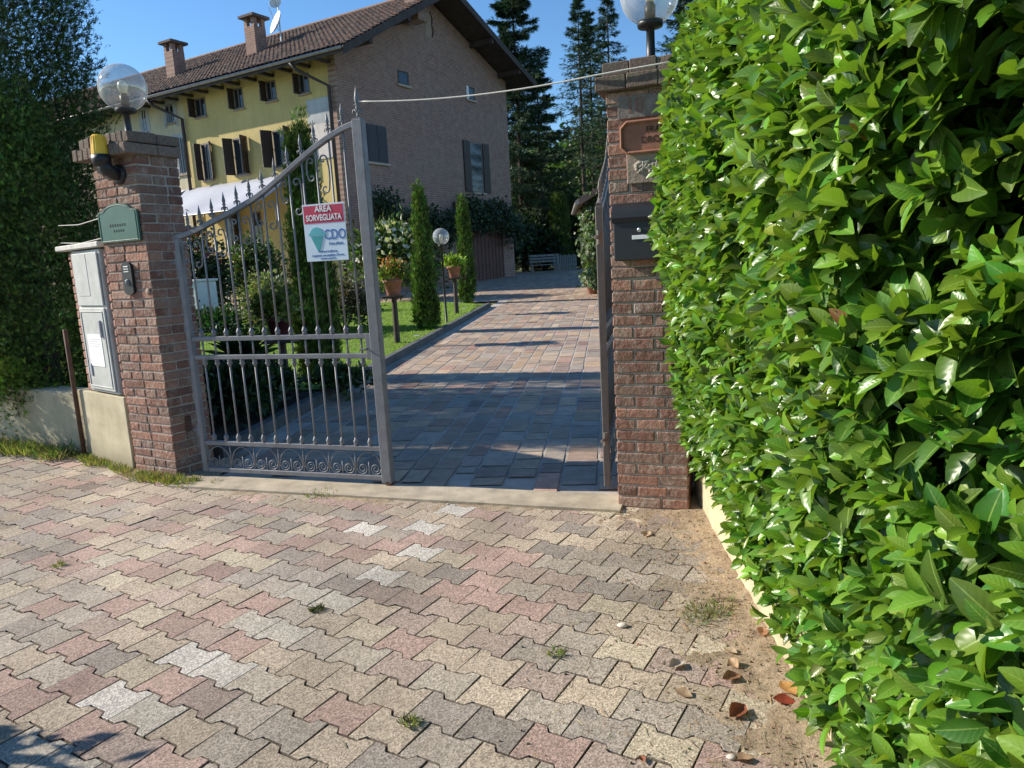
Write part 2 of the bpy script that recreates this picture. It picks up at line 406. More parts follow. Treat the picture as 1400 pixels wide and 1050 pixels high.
# three fingered fan used for thuja and cypress sprays
FAN = ([(0, 0, 0), (-.08, .5, .02), (0, 1, 0), (.08, .5, .02), (-.05, .2, 0), (-.24, .55, .03), (-.32, .84, 0), (-.12, .5, .0), (.05, .35, 0), (.26, .62, .03), (.34, .95, 0), (.12, .6, 0)],
       [[0, 3, 2, 1], [4, 7, 6, 5], [8, 9, 10, 11]])
def tints(n, base, var=.25, hue=.12):
    b = np.array(base)[None, :] * (1 + var * rng.normal(0, 1, (n, 1))).clip(.35, 2)
    b = b * (1 + hue * rng.normal(0, 1, (n, 3))).clip(.5, 1.6); return b.clip(.004, .9)
def bush(name, centre, rad, n, size, tint, mat=L_bush, template=DIA, parent=None, clumps=14, up=.4, var=.3, shell=.75, w=.5, pname='foliage', flat=0):
    """rounded shrub: leaves gathered in clumps over an ellipsoid"""
    c = np.array(centre, float); rad = np.array(rad, float)
    cd = unit(rng.normal(0, 1, (clumps, 3))); cd[:, 2] = np.abs(cd[:, 2]) * 1 - .25
    cc = cd * (shell + .2 * rng.random((clumps, 1)))
    ci = rng.integers(0, clumps, n)
    p = cc[ci] + rng.normal(0, .26, (n, 3))
    out = unit(p + 1e-3)
    P = c + p * rad
    d = unit(out * rad.mean() / rad + rng.normal(0, .6, (n, 3)) + np.array([0, 0, up]))
    N = unit(out + rng.normal(0, .6, (n, 3)) + np.array([0, 0, .4]))
    S = size * (.6 + .8 * rng.random(n)); S3 = np.stack([S * w, S, S], 1)
    cl = (1 + .25 * rng.normal(0, 1, clumps)).clip(.5, 1.5)
    T = tints(n, tint, var) * cl[ci][:, None]
    keep = P[:, 2] > flat
    return scatter(pname, template[0], template[1], P[keep], d[keep], N[keep], S3[keep], T[keep], mat, parent)

# ================================================================== WORLD / SUN / CAMERA
AZ, EL = -78, 29
w = bpy.data.worlds.new('World'); sc.world = w; w.use_nodes = True
sky = w.node_tree.nodes.new('ShaderNodeTexSky'); sky.sky_type = 'NISHITA'; sky.sun_disc = False
sky.sun_elevation = D(EL); sky.sun_rotation = D(AZ); sky.air_density = 1.0; sky.dust_density = .1; sky.ozone_density = 4.0; sky.altitude = 200
bg = w.node_tree.nodes['Background']; bg.inputs[1].default_value = .12
hs = w.node_tree.nodes.new('ShaderNodeHueSaturation'); hs.inputs['Saturation'].default_value = 1.14; w.node_tree.links.new(sky.outputs[0], hs.inputs['Color']); w.node_tree.links.new(hs.outputs[0], bg.inputs[0])
sl = bpy.data.lights.new('sun', 'SUN'); sl.energy = 5.0; sl.angle = D(.53); sl.color = (1, .915, .79)
so = bpy.data.objects.new('sun', sl); col.objects.link(so)
sd = Vector((math.sin(D(AZ)) * math.cos(D(EL)), math.cos(D(AZ)) * math.cos(D(EL)), math.sin(D(EL))))
so.rotation_euler = sd.to_track_quat('Z', 'Y').to_euler(); so.location = sd * 30
cd_ = bpy.data.cameras.new('camera'); co = bpy.data.objects.new('camera', cd_); col.objects.link(co); sc.camera = co
cd_.sensor_width = 36; cd_.lens = 36 * F_ / 1400; cd_.clip_end = 3000; cd_.clip_start = .05
f3 = Vector((0, math.cos(TH), -math.sin(TH))); u3 = Vector((0, math.sin(TH), math.cos(TH))); x3 = Vector((1, 0, 0))
cr = x3 * math.cos(RO) - u3 * math.sin(RO); cu = x3 * math.sin(RO) + u3 * math.cos(RO)
m = Matrix((cr, cu, -f3)).transposed().to_4x4(); m.translation = CAM; co.matrix_world = m
sc.view_settings.view_transform = 'Standard'; sc.view_settings.look = 'None'; sc.view_settings.exposure = .62; sc.view_settings.gamma = 1
sc.render.engine = 'CYCLES'; sc.render.resolution_x = 1024; sc.render.resolution_y = 768
sc.cycles.transparent_max_bounces = 12; sc.cycles.max_bounces = 6

# ================================================================== GROUND
def sheet(name, xs, ys, zf, mat, kind='structure', **k):
    X, Y = np.meshgrid(xs, ys); Z = zf(X, Y); V = np.stack([X, Y, Z], -1).reshape(-1, 3); nx = len(xs)
    i = np.arange(len(ys) - 1)[:, None] * nx + np.arange(nx - 1)[None, :]
    Fc = np.stack([i, i + 1, i + nx + 1, i + nx], -1).reshape(-1)
    o = npmesh(name, V, Fc, np.full(len(Fc) // 4, 4), mat, smooth=True); tag(o, kind=kind); return o
gzv = lambda Y: SL * np.clip(Y - YS, 0, 34)
sheet('ground', np.array([-900, -200, -60, -25, -12, -6, 0, 6, 12, 25, 60, 200, 900.]), np.array([-300, -40, -5, 0, 3, 5.6, 8, 12, 20, 30, 39.6, 60, 120, 300, 1500.]),
      lambda X, Y: gzv(Y) - .05, M_ground)

# gate frame of reference
LF_ = Fr((-2.26, 5.19, 0), 109)               # left leaf plane
GA = Vector((-2.32, 5.05, 0)); GB = Vector((.62, 4.12, 0))
gd = (GB - GA).normalized(); gn = Vector((-gd.y, gd.x, 0))     # gn points inward (away from camera)
PL = Fr((-2.91, 5.44, 0), 120); PR = Fr((.58, 4.08, 0), 110)
def front_side(x, y):
    """is the point on the street side of gate line and wall line"""
    if x > -2.4: return (Vector((x, y, 0)) - GA).dot(gn) < .03
    if x > -2.92: return y < 5.44 - (x + 2.91) * .577 + .02
    if x > -3.63: return y < 5.46 + (-2.93 - x) * .84 + .02
    return y < 6.05 + (-3.63 - x) * .55 + .02
# interlocking double-T pavers, each with chamfered top
def pavement():
    azr = D(31); jv = np.array([math.sin(azr), math.cos(azr)]); uv_ = np.array([math.cos(azr), -math.sin(azr)])
    a, p = .200, .150
    def tri(u): return 1 if abs(abs(u) - a / 2) < .031 else (-1 if abs(u) < .0312 else 0)
    us = [-a / 2, -a / 2 + .041, -.041, .041, a / 2 - .041, a / 2]; am = .0125
    hs = [p / 2 + am, p / 2 + am, p / 2 - am, p / 2 - am, p / 2 + am, p / 2 + am]
    top = [(u, h) for u, h in zip(us, hs)]; ring = top + [(u, -h) for u, h in reversed(top)]
    def inset(r, d):
        out = []
        for u, v in r:
            uu = u - math.copysign(d * .85, u) if abs(u) > a / 2 - .001 else u
            out.append((uu, v - math.copysign(d * 1.25, v)))
        return out
    r0 = inset(ring, .0030); r1 = inset(ring, .0043)
    pal = [((.39, .33, .255), 3.0), ((.35, .31, .26), 2.8), ((.375, .27, .23), 2.6), ((.33, .265, .225), 2.4), ((.30, .265, .23), 1.5), ((.415, .365, .275), 1.8), ((.43, .385, .315), .4)]
    pw = np.array([q[1] for q in pal]); pw = pw / pw.sum()
    V = []; Fl = []; Sz = []; T = []
    nr = 60
    smooth = rng.normal(0, 1, (80, 80))
    whites = [G(*q).xy for q in ((602, 700), (517, 717), (562, 725), (557, 761), (507, 792), (260, 900), (307, 917), (165, 952))]
    lights = [G(*q).xy for q in ((445, 825), (382, 870), (335, 855), (210, 977), (430, 800), (60, 1010), (110, 1040))]
    cen = []
    for j in range(-50, 52):
        for i in range(-50, 50): q = uv_ * (i * a + (a / 2 if j % 2 else 0)) + jv * (j * p) + np.array([-1.218, 2.575]) + uv_ * .1; cen.append((i, j, q[0], q[1]))
    wset = {min(cen, key=lambda c: (c[2] - q.x) ** 2 + (c[3] - q.y) ** 2)[:2] for q in whites}; lset = {min(cen, key=lambda c: (c[2] - q.x) ** 2 + (c[3] - q.y) ** 2)[:2] for q in lights}
    for j in range(-50, 52):
        for i in range(-50, 50):
            cu_ = i * a + (a / 2 if j % 2 else 0); cv = j * p
            cx, cy = uv_ * cu_ + jv * cv + np.array([-1.218, 2.575]) + uv_ * .1
            if not (-8.0 < cx < 1.06 and .4 < cy < 7.6) or not front_side(cx, cy): continue
            if cy < 1.3 and abs(cx) > 1.5 : pass
            if cy > 4 and cx > .5 and cy > 4.1: continue
            k = rng.choice(len(pal), p=pw) if rng.random() < .72 else (int(abs(smooth[(j // 2) % 80, (i // 3) % 80]) * 3.1)) % 6
            cc = np.array(pal[k][0]) * (1 + .10 * rng.normal())
            if (i, j) in lset: cc = np.array((.42, .39, .335)); wh_ = True
            elif (i, j) in wset: cc = np.array((.52, .50, .455)); wh_ = True
            else: wh_ = False
            tl = rng.normal(0, .0045, 2); dz = rng.normal(0, .0011); rot = rng.normal(0, .014)
            ca, sa = math.cos(rot), math.sin(rot); n0 = len(V)
            for (rr, z) in ((r1, 0), (r0, -.0014), (r0, -.035)):
                for u, v in rr:
                    u2, v2 = u * ca - v * sa, u * sa + v * ca
                    q = uv_ * u2 + jv * v2
                    V.append((cx + q[0], cy + q[1], z + dz + u2 * tl[0] + v2 * tl[1] + gz(cy)))
            m_ = len(ring)
            Fl += [n0 + q for q in range(m_)][::-1]; Sz.append(m_); T.append(cc)
            edge = cc * (1.3 if wh_ else .92)
            for lvl in (0, 1):
                for q in range(m_):
                    b = n0 + lvl * m_; Fl += [b + q, b + (q + 1) % m_, b + m_ + (q + 1) % m_, b + m_ + q]; Sz.append(4); T.append(edge if lvl == 0 else cc * .55)
    o = npmesh('paving', V, Fl, np.array(Sz), M_paver, tint=(np.array(T) * np.array([1.03, .99, .94])).clip(.02, .9)); tag(o, kind='structure')
    return o
pavement()
def vnoise(X, Y, s, seed=0):
    r = np.random.default_rng(seed); t = 0
    for k in range(5):
        a = r.uniform(0, 6.28); f = s * 1.7 ** k
        t = t + np.sin((X * math.cos(a) + Y * math.sin(a)) * f + r.uniform(0, 6)) * np.sin((-X * math.sin(a) + Y * math.cos(a)) * f * 1.1 + r.uniform(0, 6)) / 1.5 ** k
    return t
sheet('paving_bed', np.arange(-8.5, 1.3, .05), np.arange(.3, 8.0, .05), lambda X, Y: -.0078 + gzv(Y) + .0018 * vnoise(X, Y, 6, 3) + .0010 * vnoise(X, Y, 1.6, 13), M_joint)
wx = lambda Y: .72 + .08 * Y
def dirtz(X, Y):
    d = (wx(Y) - X)
    e = np.clip(1 - d / (.22 + .06 * vnoise(X, Y, 2.2, 5) + .06 * np.clip(3 - Y, -1, 1)), -1.0, 1)
    z = .013 * e + .0050 * vnoise(X, Y, 9, 8) * (.4 + .6 * (e > -.6)) + .0028 * vnoise(X, Y, 37, 9)
    # thin earth along the threshold
    g = (X - GA.x) * gn.x + (Y - GA.y) * gn.y
    z2 = -.002 - .035 * np.clip(np.abs(g + .20) - .05, 0, 1) + .004 * vnoise(X, Y, 7, 4) + .002 * vnoise(X, Y, 31, 14) - .012 * (X < -2.0)
    return np.maximum(np.maximum(z, z2), -.03)
sheet('sandy_edge', np.arange(-2.6, 1.25, .0125), np.arange(1.2, 5.2, .0125), dirtz, M_sand)
# left foot-of-wall earth
def dirtl(X, Y):
    wl = np.where(X > -2.92, 5.44 - (X + 2.91) * .577, np.where(X > -3.63, 5.46 + (-2.93 - X) * .84, 6.05 + (-3.63 - X) * .55))
    return .010 - .11 * np.clip(wl - Y, -.05, .4) * np.where(X < -3.7, .45, 1) + .006 * vnoise(X, Y, 8, 21) + .004 * vnoise(X, Y, 29, 22)
sheet('wall_foot_earth', np.arange(-7.5, -2.15, .03), np.arange(4.6, 8.0, .03), dirtl, M_sand)

# threshold slab
mb = MB(); A_ = GA - gd * .1; B_ = GB + gd * .0
pts = [A_ - gn * .12, B_ - gn * .16, B_ + gn * .12, A_ + gn * .14]
mb.prism([(p.x, p.y) for p in pts], -.03, .016, plane='xy'); o = mb.build('threshold', M_concrete); tag(o, kind='structure')

# porphyry drive: rows run with the drive
DR = Fr((-1.95, 8.0, 0), 98.0)
KERB = [G(480, 530), G(560, 487), G(650, 432)]
ka = KERB[0]; kb = KERB[2]; kd = (kb - ka).normalized()
k_start = ka - kd * 2.9; k_end = kb + kd * 2.2
def lawn_side(x, y):
    """left of the kerb, short of the plaza"""
    q = Vector((x, y, 0)) - ka
    return (kd.x * q.y - kd.y * q.x) > 0 and y < 21.5 and x > -14
def slabs():
    V = []; Fl = []; Sz = []; T = []
    pal = np.array([(.31, .235, .185), (.33, .265, .21), (.26, .205, .18), (.36, .27, .19), (.285, .255, .22), (.37, .305, .235), (.33, .22, .175)])
    x = -16.0
    while x < 6.5:
        wd = rng.uniform(.15, .25) if x > -2.5 else rng.uniform(.2, .3); y = -5 + rng.uniform(0, .4)
        while y < 32:
            ln = rng.uniform(.16, .48)
            q = [DR.W(x + ax * wd, y + ay * ln, 0) for ax, ay in ((0, 0), (1, 0), (1, 1), (0, 1))]
            c_ = (q[0] + q[2]) / 2
            ok = (Vector((c_.x, c_.y, 0)) - GA).dot(gn) > .16 + ln * .3 and not lawn_side(c_.x, c_.y) and not lawn_side(c_.x - .12, c_.y) and c_.y > 4.2
            if c_.x < -2.0 and c_.y < 21: ok = False
            if ok:
                g = .009; n0 = len(V); cc = pal[rng.integers(0, len(pal))] * (1 + .12 * rng.normal())
                dz = rng.normal(0, .0012)
                for (gg, z) in ((g + .004, .0075), (g, .0045)):
                    for ax, ay, sx, sy in ((0, 0, 1, 1), (1, 0, -1, 1), (1, 1, -1, -1), (0, 1, 1, -1)):
                        jx, jy = rng.normal(0, .004, 2) if z > .006 else (0, 0)
                        p = DR.W(x + ax * wd + sx * gg + jx, y + ay * ln + sy * gg + jy, 0)
                        V.append((p.x, p.y, gz(p.y) + z + dz))
                Fl += [n0, n0 + 1, n0 + 2, n0 + 3]; Sz.append(4); T.append(cc)
                for k in range(4): Fl += [n0 + k, n0 + 4 + k, n0 + 4 + (k + 1) % 4, n0 + (k + 1) % 4]; Sz.append(4); T.append(cc * .8)
            y += ln
        x += wd
    o = npmesh('driveway', V, Fl, np.array(Sz), M_slab, tint=(np.array(T) * np.array([1.20, 1.12, 1.02])).clip(.02, .9)); tag(o, kind='structure')
slabs()
def bedz(X, Y): return gzv(Y) + .0035 + 0 * X
def kline(Y): return ka.x + (Y - ka.y) * kd.x / kd.y
mb = MB(); yy_ = [5.3, 5.6, 7, 9, 12, 16, 20.6]
for a, b in zip(yy_[:-1], yy_[1:]):
    mb.add([(kline(a) - .06, a, gz(a) + .0035), (6.2, a, gz(a) + .0035), (6.2, b, gz(b) + .0035), (kline(b) - .06, b, gz(b) + .0035)], [[0, 1, 2, 3]])
for a, b in zip([20.6, 25, 30, 35], [25, 30, 35, 39.6]): mb.add([(-14, a, gz(a) + .0035), (6.2, a, gz(a) + .0035), (6.2, b, gz(b) + .0035), (-14, b, gz(b) + .0035)], [[0, 1, 2, 3]])
tag(mb.build('driveway_bed', M_lmortar), kind='structure')
# wedge of bed nearest the gate
mb = MB(); p0 = GA + gn * .14; p1 = GB + gn * .12 + gd * 1.2; mb.add([(p0.x + .05, p0.y, -.004), (p1.x, p1.y, -.004), (2.2, 5.3, .0035), (-2.1, 5.3, .0035)], [[0, 1, 2, 3]]); tag(mb.build('driveway_apron', M_lmortar), kind='structure')
# kerb
mb = MB(); L_ = (k_end - k_start).length; x = 0; kr = Vector((-kd.y, kd.x, 0))
while x < L_:
    x2 = min(x + .98, L_); a = k_start + kd * x; b = k_start + kd * (x2 - .012)
    za, zb = gz(a.y), gz(b.y); h = .11
    vs = []
    for (p, z) in ((a, za), (b, zb)):
        for (o_, zz) in ((0, -.05), (0, h - .012), (.012, h), (.10, h), (.10, -.05)):
            q = p + kr * o_; vs.append((q.x, q.y, z + zz))
    mb.add(vs, [[0, 1, 6, 5], [1, 2, 7, 6], [2, 3, 8, 7], [3, 4, 9, 8], [0, 4, 3, 2, 1], [5, 6, 7, 8, 9]]); x = x2
o = mb.build('kerb', M_kerb); tag(o, kind='structure')
# lawn and planting bed
def lawn_pt(n, y0, y1, x0=-13.5):
    out = []
    while len(out) < n:
        Y = rng.uniform(y0, y1, n); X = rng.uniform(x0, 0, n)
        q = (X - ka.x), (Y - ka.y)
        m_ = (kd.x * q[1] - kd.y * q[0]) > .13
        out += list(zip(X[m_], Y[m_]))
    return np.array(out[:n])
mb = MB(); kk = [k_start + kr * .1, k_end + kr * .1]
def kx(Y): return ka.x + (Y - ka.y) * kd.x / kd.y - .10
ys = [8.1, 10, 13, 16, 19, 21.3]
for i in range(len(ys) - 1):
    a, b = ys[i], ys[i + 1]
    bx = kx(min(b, k_end.y)) - (max(b - k_end.y, 0)) * .8; axx = kx(min(a, k_end.y)) - max(a - k_end.y, 0) * .8
    mb.add([(-14, a, gz(a) + .075), (axx, a, gz(a) + .075), (bx, b, gz(b) + .075), (-14, b, gz(b) + .075)], [[0, 1, 2, 3]])
o = mb.build('lawn', M_lawn); tag(o, kind='structure')
mb = MB(); mb.add([(-2.75, 5.85, .055), (kx(5.6), 5.6, .055), (kx(8.1), 8.1, .115), (-14, 8.1, .115), (-7, 7.9, .11), (-4.7, 6.95, .08), (-3.6, 6.4, .06)], [[0, 1, 2, 3, 4, 5, 6]]); tag(mb.build('planting_bed', M_soil), kind='structure')
# grass blades
nb = 52000; pts = lawn_pt(nb, 8.1, 21.2, -12.5); pts = pts[(pts[:, 0] > -.62 * pts[:, 1])]; nb = len(pts)
pts = pts[(pts[:, 1] < 18.2) | (pts[:, 0] < (kx(18.6) - (pts[:, 1] - 18.6) * .8))]; nb = len(pts)
P = np.stack([pts[:, 0], pts[:, 1], gzv(pts[:, 1]) + .07], 1); d = np.stack([rng.normal(0, .45, nb), rng.normal(0, .45, nb), np.ones(nb)], 1)
S = np.stack([.011 + .006 * rng.random(nb), .025 + .03 * rng.random(nb), np.full(nb, .01)], 1)
pt = (vnoise(pts[:, 0], pts[:, 1], 1.7, 33) * .12 + 1)[:, None]
o = scatter('grass', *TRI, P, d, rng.normal(0, 1, (nb, 3)), S, tints(nb, (.26, .42, .04), .2) * pt, L_grass); tag(o, 'short bright green lawn grass', 'grass', kind='stuff')

# ================================================================== BRICK PILLARS
BR = [(.28, .14, .095), (.33, .17, .115), (.24, .12, .085), (.30, .185, .135), (.23, .135, .10)]
def pillar(fr, w, d, hgt, label, capw=.07, cw=.062, ovb=None, ovr=None):
    ovb = capw if ovb is None else ovb; ovr = capw if ovr is None else ovr
    root = empty('brick_pillar', fr.O, fr.rz); tag(root, label, 'pillar', 'brick gate pillars with lamps')
    mc = MB(); g = .010; r = .007
    mc.box(r, w - r, r, d - r, -.1, hgt - .002)
    mc.build('mortar', M_mortar, root)
    mb = MB(); ch = .0655; n = int(hgt / ch); L = .245
    for i in range(n):
        z0 = i * ch + g / 2; z1 = (i + 1) * ch - g / 2
        off = 0 if i % 2 == 0 else .5
        th = .11
        def rowx(y0, y1, a0, a1, start):
            x = a0
            first = True
            while x < a1 - .01:
                l = L * (start if first else 1) * random.uniform(.93, 1.05); first = False
                x2 = min(x + l, a1)
                if a1 - x2 < .07: x2 = a1
                c = random.choice(BR); q = random.uniform(.78, 1.22); c = tuple(v * q for v in c)
                o_ = random.uniform(-.002, .004)
                mb.cbox(x, x2 - (g if x2 < a1 - .01 else 0), y0 - o_ if y0 < .01 else y0, y1 + (o_ if y1 > d - .01 else 0), z0, z1, random.uniform(.003, .007), c, .0022)
                x = x2
        def rowy(x0, x1, a0, a1, start):
            y = a0; first = True
            while y < a1 - .01:
                l = L * (start if first else 1) * random.uniform(.93, 1.05); first = False
                y2 = min(y + l, a1)
                if a1 - y2 < .07: y2 = a1
                c = random.choice(BR); q = random.uniform(.78, 1.22); c = tuple(v * q for v in c)
                mb.cbox(x0, x1, y, y2 - (g if y2 < a1 - .01 else 0), z0, z1, random.uniform(.003, .007), c, .0022); y = y2
        if i % 2 == 0:
            rowx(0, th, 0, w, 1); rowx(d - th, d, 0, w, .5)
            rowy(0, th, th + g, d - th - g, .6); rowy(w - th, w, th + g, d - th - g, .6)
        else:
            rowy(0, th, 0, d, 1); rowy(w - th, w, 0, d, 1)
            rowx(0, th, th + g, w - th - g, .55); rowx(d - th, d, th + g, w - th - g, .8)
    mb.build('shaft', M_brick, root)
    zc = n * ch; cb = MB()
    for (ov, z0, z1) in ((capw, zc, zc + .075), (capw - .035, zc + .078, zc + .15)):
        tw = w + ov + min(ov, ovr); k = int(round(tw / cw)); st = tw / k; ob_ = min(ov, ovb)
        for i in range(k):
            x0 = -ov + i * st; q = random.uniform(.75, 1.2); c = tuple(v * q for v in (.20, .145, .115))
            cb.cbox(x0 + .001, x0 + st - .001, -ov + random.uniform(-.003, .003), d / 2 - .002, z0, z1 + random.uniform(-.004, .003), .005, c, .002)
            q = random.uniform(.75, 1.2); c = tuple(v * q for v in (.20, .145, .115))
            cb.cbox(x0 + .001, x0 + st - .001, d / 2 + .002, d + ob_ + random.uniform(-.004, .004), z0, z1 + random.uniform(-.004, .003), .005, c, .002)
    cb.build('cap', M_capbrick, root)
    return root, zc + .15
pil_l, zl = pillar(PL, .49, .335, 2.30, 'weathered brick pillar at the hinge side of the closed wrought iron leaf', .085, ovb=.012, ovr=.03)
pil_r, zr = pillar(PR, .40, .38, 2.30, 'brick pillar with the black letter box beside the laurel hedge', .05, .17)
def Mloc(fr, x, y, z): return fr.W(x, y, z)

# rust plate hole on the reveal of the left pillar
o = MB().cbox(.492, .496, .12, .17, .32, .44, .001).build('recess_plate', M_rust, pil_l)

# ------------------------------------------------------------------ globe lamps
def globe_lamp(loc, r, label, stem=.06, rz=0, base=True):
    root = empty('globe_lamp', loc, rz); tag(root, label, 'lamp', 'clear globe lamps')
    mb = MB(); mb.cbox(-.055, .055, -.055, .055, 0, .012, .003); mb.lathe([(.05, .012), (.032, .03), (.024, .04), (.022, .04 + stem), (.03, .045 + stem), (.066, .055 + stem), (.07, .07 + stem), (.068, .085 + stem), (.04, .09 + stem)], n=20)
    mb.build('base', M_black, root, True)
    zc = .075 + stem + r * .93
    mb = MB(); mb.lathe([(r * math.sin(a), zc - r * math.cos(a)) for a in np.linspace(.42, math.pi - .001, 24)], n=40); mb.build('globe', M_globe, root, True)
    mb = MB(); mb.lathe([(.028, .085 + stem), (.03, zc - .055), (.022, zc - .05), (.02, zc - .04)], n=14); mb.build('socket', M_black, root, True)
    mb = MB(); mb.lathe([(.016, zc - .045), (.03, zc - .015), (.036, zc + .012), (.03, zc + .036), (.014, zc + .048), (.001, zc + .05)], n=16); mb.build('bulb', M_bulbw, root, True)
    return root
globe_lamp(PL.W(.215, .17, zl), .160, 'clear globe lamp on the weathered pillar with the yellow beacon', .125, PL.rz)
globe_lamp(PR.W(.215, .17, zr), .155, 'clear globe lamp on the pillar beside the laurel hedge', .135, PR.rz)

# ------------------------------------------------------------------ text helper
def text(body, size, mat, parent, loc, rot=(D(90), 0, 0), ext=.0008, name='lettering', align='CENTER', sx=1.0, bold=0.0):
    cu_ = bpy.data.curves.new(name, 'FONT'); cu_.body = body; cu_.size = size; cu_.extrude = ext; cu_.align_x = align; cu_.align_y = 'CENTER'; cu_.offset = bold
    tmp = bpy.data.objects.new('tmp', cu_); col.objects.link(tmp); bpy.context.view_layer.update()
    me = bpy.data.meshes.new_from_object(tmp.evaluated_get(bpy.context.evaluated_depsgraph_get())); bpy.data.objects.remove(tmp)
    me.materials.clear(); me.materials.append(mat)
    o = bpy.data.objects.new(name, me); col.objects.link(o); o.parent = parent; o.location = loc; o.rotation_euler = rot; o.scale = (sx, 1, 1)
    return o

# ------------------------------------------------------------------ fittings on the left pillar
x, z = PL.hit(150, 214)
rt = empty('beacon_light', PL.W(x + .07, 0, z), PL.rz); rt.scale = (1.25, 1.1, 1.15); tag(rt, 'yellow warning beacon on a black bracket under the pillar cap', 'beacon')
mb = MB(); mb.lathe([(.001, .11), (.03, .108), (.038, .10), (.045, .04), (.048, -.005), (.0, -.005)], (0, -.10, 0), 18)
for k in range(18):
    w_ = 2 * math.pi * k / 18; mb.tube([(.046 * math.cos(w_), -.10 + .046 * math.sin(w_), 0), (.039 * math.cos(w_), -.10 + .039 * math.sin(w_), .098)], .0025, 5)
mb.build('lens', M_yellow, rt)
mb = MB(); mb.lathe([(.052, 0), (.054, -.03), (.045, -.06), (.03, -.07), (0.001, -.07)], (0, -.10, -.006), 18)
mb.tube([(0, -.10, -.045), (0.01, -.075, -.09), (.01, -.03, -.115), (.01, .0, -.115)], [.042, .040, .036, .036], 12); mb.lathe([(.06, 0), (.06, .012), (.04, .02)], (.01, -.001, -.115), 16, M=Matrix.Rotation(D(90), 3, 'X'))
mb.build('bracket', M_black, rt, True)
x0, z1 = PL.hit(136, 284); x1, z0 = PL.hit(193, 331)
cx, cz = (x0 + x1) / 2 - .02, (z0 + z1) / 2 + .0; hw, hh = .225, .12
rt = empty('name_plaque', PL.W(cx + .03, 0, cz), PL.rz); tag(rt, 'dark green enamel plaque with an arched top above the intercom', 'plaque')
arch = [(-hw, -hh), (hw, -hh), (hw, hh - .03)] + [(hw * .72 * math.cos(a), hh - .03 + .055 * math.sin(a)) for a in np.linspace(.25, math.pi - .25, 14)] + [(-hw, hh - .03)]
MB().prism(arch, -.022, -.006).build('plate', M_green, rt)
mb = MB(); ring = [(px_ * .93, pz * .92) for px_, pz in arch]
mb.tube([(a, -.023, b) for a, b in ring + ring[:1]], .0022, 5, cap=False); mb.build('rim', M_greend, rt)
mb = MB()
for k in range(7): mb.cbox(-.10 + k * .028, -.10 + k * .028 + .014, -.0245, -.0215, -.012, .006, .0005)
for k in range(5): mb.cbox(-.06 + k * .026, -.06 + k * .026 + .012, -.0245, -.0215, -.05, -.034, .0005)
mb.build('faded_letters', M_greend, rt)
x, z = PL.hit(178, 381)
rt = empty('door_intercom', PL.W(x, 0, z), PL.rz); tag(rt, 'black oval intercom with a camera eye on the front of the pillar', 'intercom')
mb = MB(); ov = [(.055 * math.cos(a), math.copysign(.085, math.sin(a)) * (1 if abs(math.sin(a)) > .01 else 0) + .03 * math.sin(a)) for a in np.linspace(0, 2 * math.pi, 25)[:-1]]
mb.prism(ov, -.022, 0); mb.build('housing', M_black, rt)
mb = MB(); mb.lathe([(.001, .012), (.014, .01), (.022, .0), (.024, -.004)], (0, -.026, -.025), 18, M=Matrix.Rotation(D(90), 3, 'X')); mb.build('camera_dome', plain('smoky_dome', (.16, .16, .16), .12), rt, True)
mb = MB()
for k in range(3): mb.cbox(-.028, .028, -.025, -.021, .045 + k * .018, .053 + k * .018, .001)
mb.build('speaker_grille', M_metal, rt)
x, z = PL.hit(203, 398)
rt = empty('bell_button', PL.W(x, 0, z), PL.rz); tag(rt, 'small round clay bell button right of the black intercom', 'bell')
mb = MB(); mb.lathe([(.022, 0), (.022, .006), (.014, .009), (.001, .010)], (0, 0, 0), 16, M=Matrix.Rotation(D(90), 3, 'X')); mb.build('button', M_relief, rt, True)

# ------------------------------------------------------------------ fittings on the right pillar
x0, z1 = PR.hit(850, 172); _, z0 = PR.hit(856, 208)
rt = empty('house_sign', PR.W(x0 + .155, 0, (z0 + z1) / 2), PR.rz); tag(rt, 'terracotta name plate with clipped corners high on the brick pillar', 'sign')
hw, hh = .155, .078; k = .03
oct_ = [(-hw, -hh + k), (-hw + k, -hh), (hw - k, -hh), (hw, -hh + k), (hw, hh - k), (hw - k, hh), (-hw + k, hh), (-hw, hh - k)]
MB().prism(oct_, -.018, 0).build('plate', M_terra, rt)
mb = MB(); mb.tube([(a, -.024, b) for a, b in oct_ + oct_[:2]], .009, 6, cap=False); mb.build('rim', M_terra, rt)
text('FRAZ.', .042, M_terrad, rt, (.03, -.019, .032), bold=.0008, name='upper_lettering'); text('DRONERO', .046, M_terrad, rt, (.06, -.019, -.018), bold=.0008)
x0, z1 = PR.hit(857, 210); _, z0 = PR.hit(857, 252)
rt = empty('relief_tile', PR.W(x0, 0, 0), PR.rz); tag(rt, 'pale clay tile with a worn floral relief below the terracotta name plate', 'tile')
MB().cbox(0, .24, -.012, 0, z0, z1, .003).build('tile', M_relief, rt)
mb = MB()
for k in range(60):
    a = random.uniform(.05, .2); b = random.uniform(z0 + .06, z1 - .05); r = random.uniform(.006, .014)
    mb.lathe([(r, 0), (r * .8, .006), (.001, .010)], (a, -.012, b), 7, M=Matrix.Rotation(D(90), 3, 'X') @ Matrix.Rotation(random.uniform(0, 3), 3, 'Z'), sx=random.uniform(1, 2))
mb.build('relief', M_relief2, rt)
x, z = PR.hit(868, 145)
rt = empty('house_number', PR.W(x, 0, z), PR.rz); tag(rt, 'faded red house number painted on a mortar patch under the cap', 'house number')
MB().cbox(-.09, .14, -.006, .0, -.06, .055, .002).build('patch', plain('grey_patch', (.22, .185, .16), .95, .3, 20, .8, 60, .004), rt)
text('18', .10, plain('faded_red_paint', (.225, .125, .10), .9, .3, 60), rt, (.0, -.0068, 0), name='number', bold=.003)
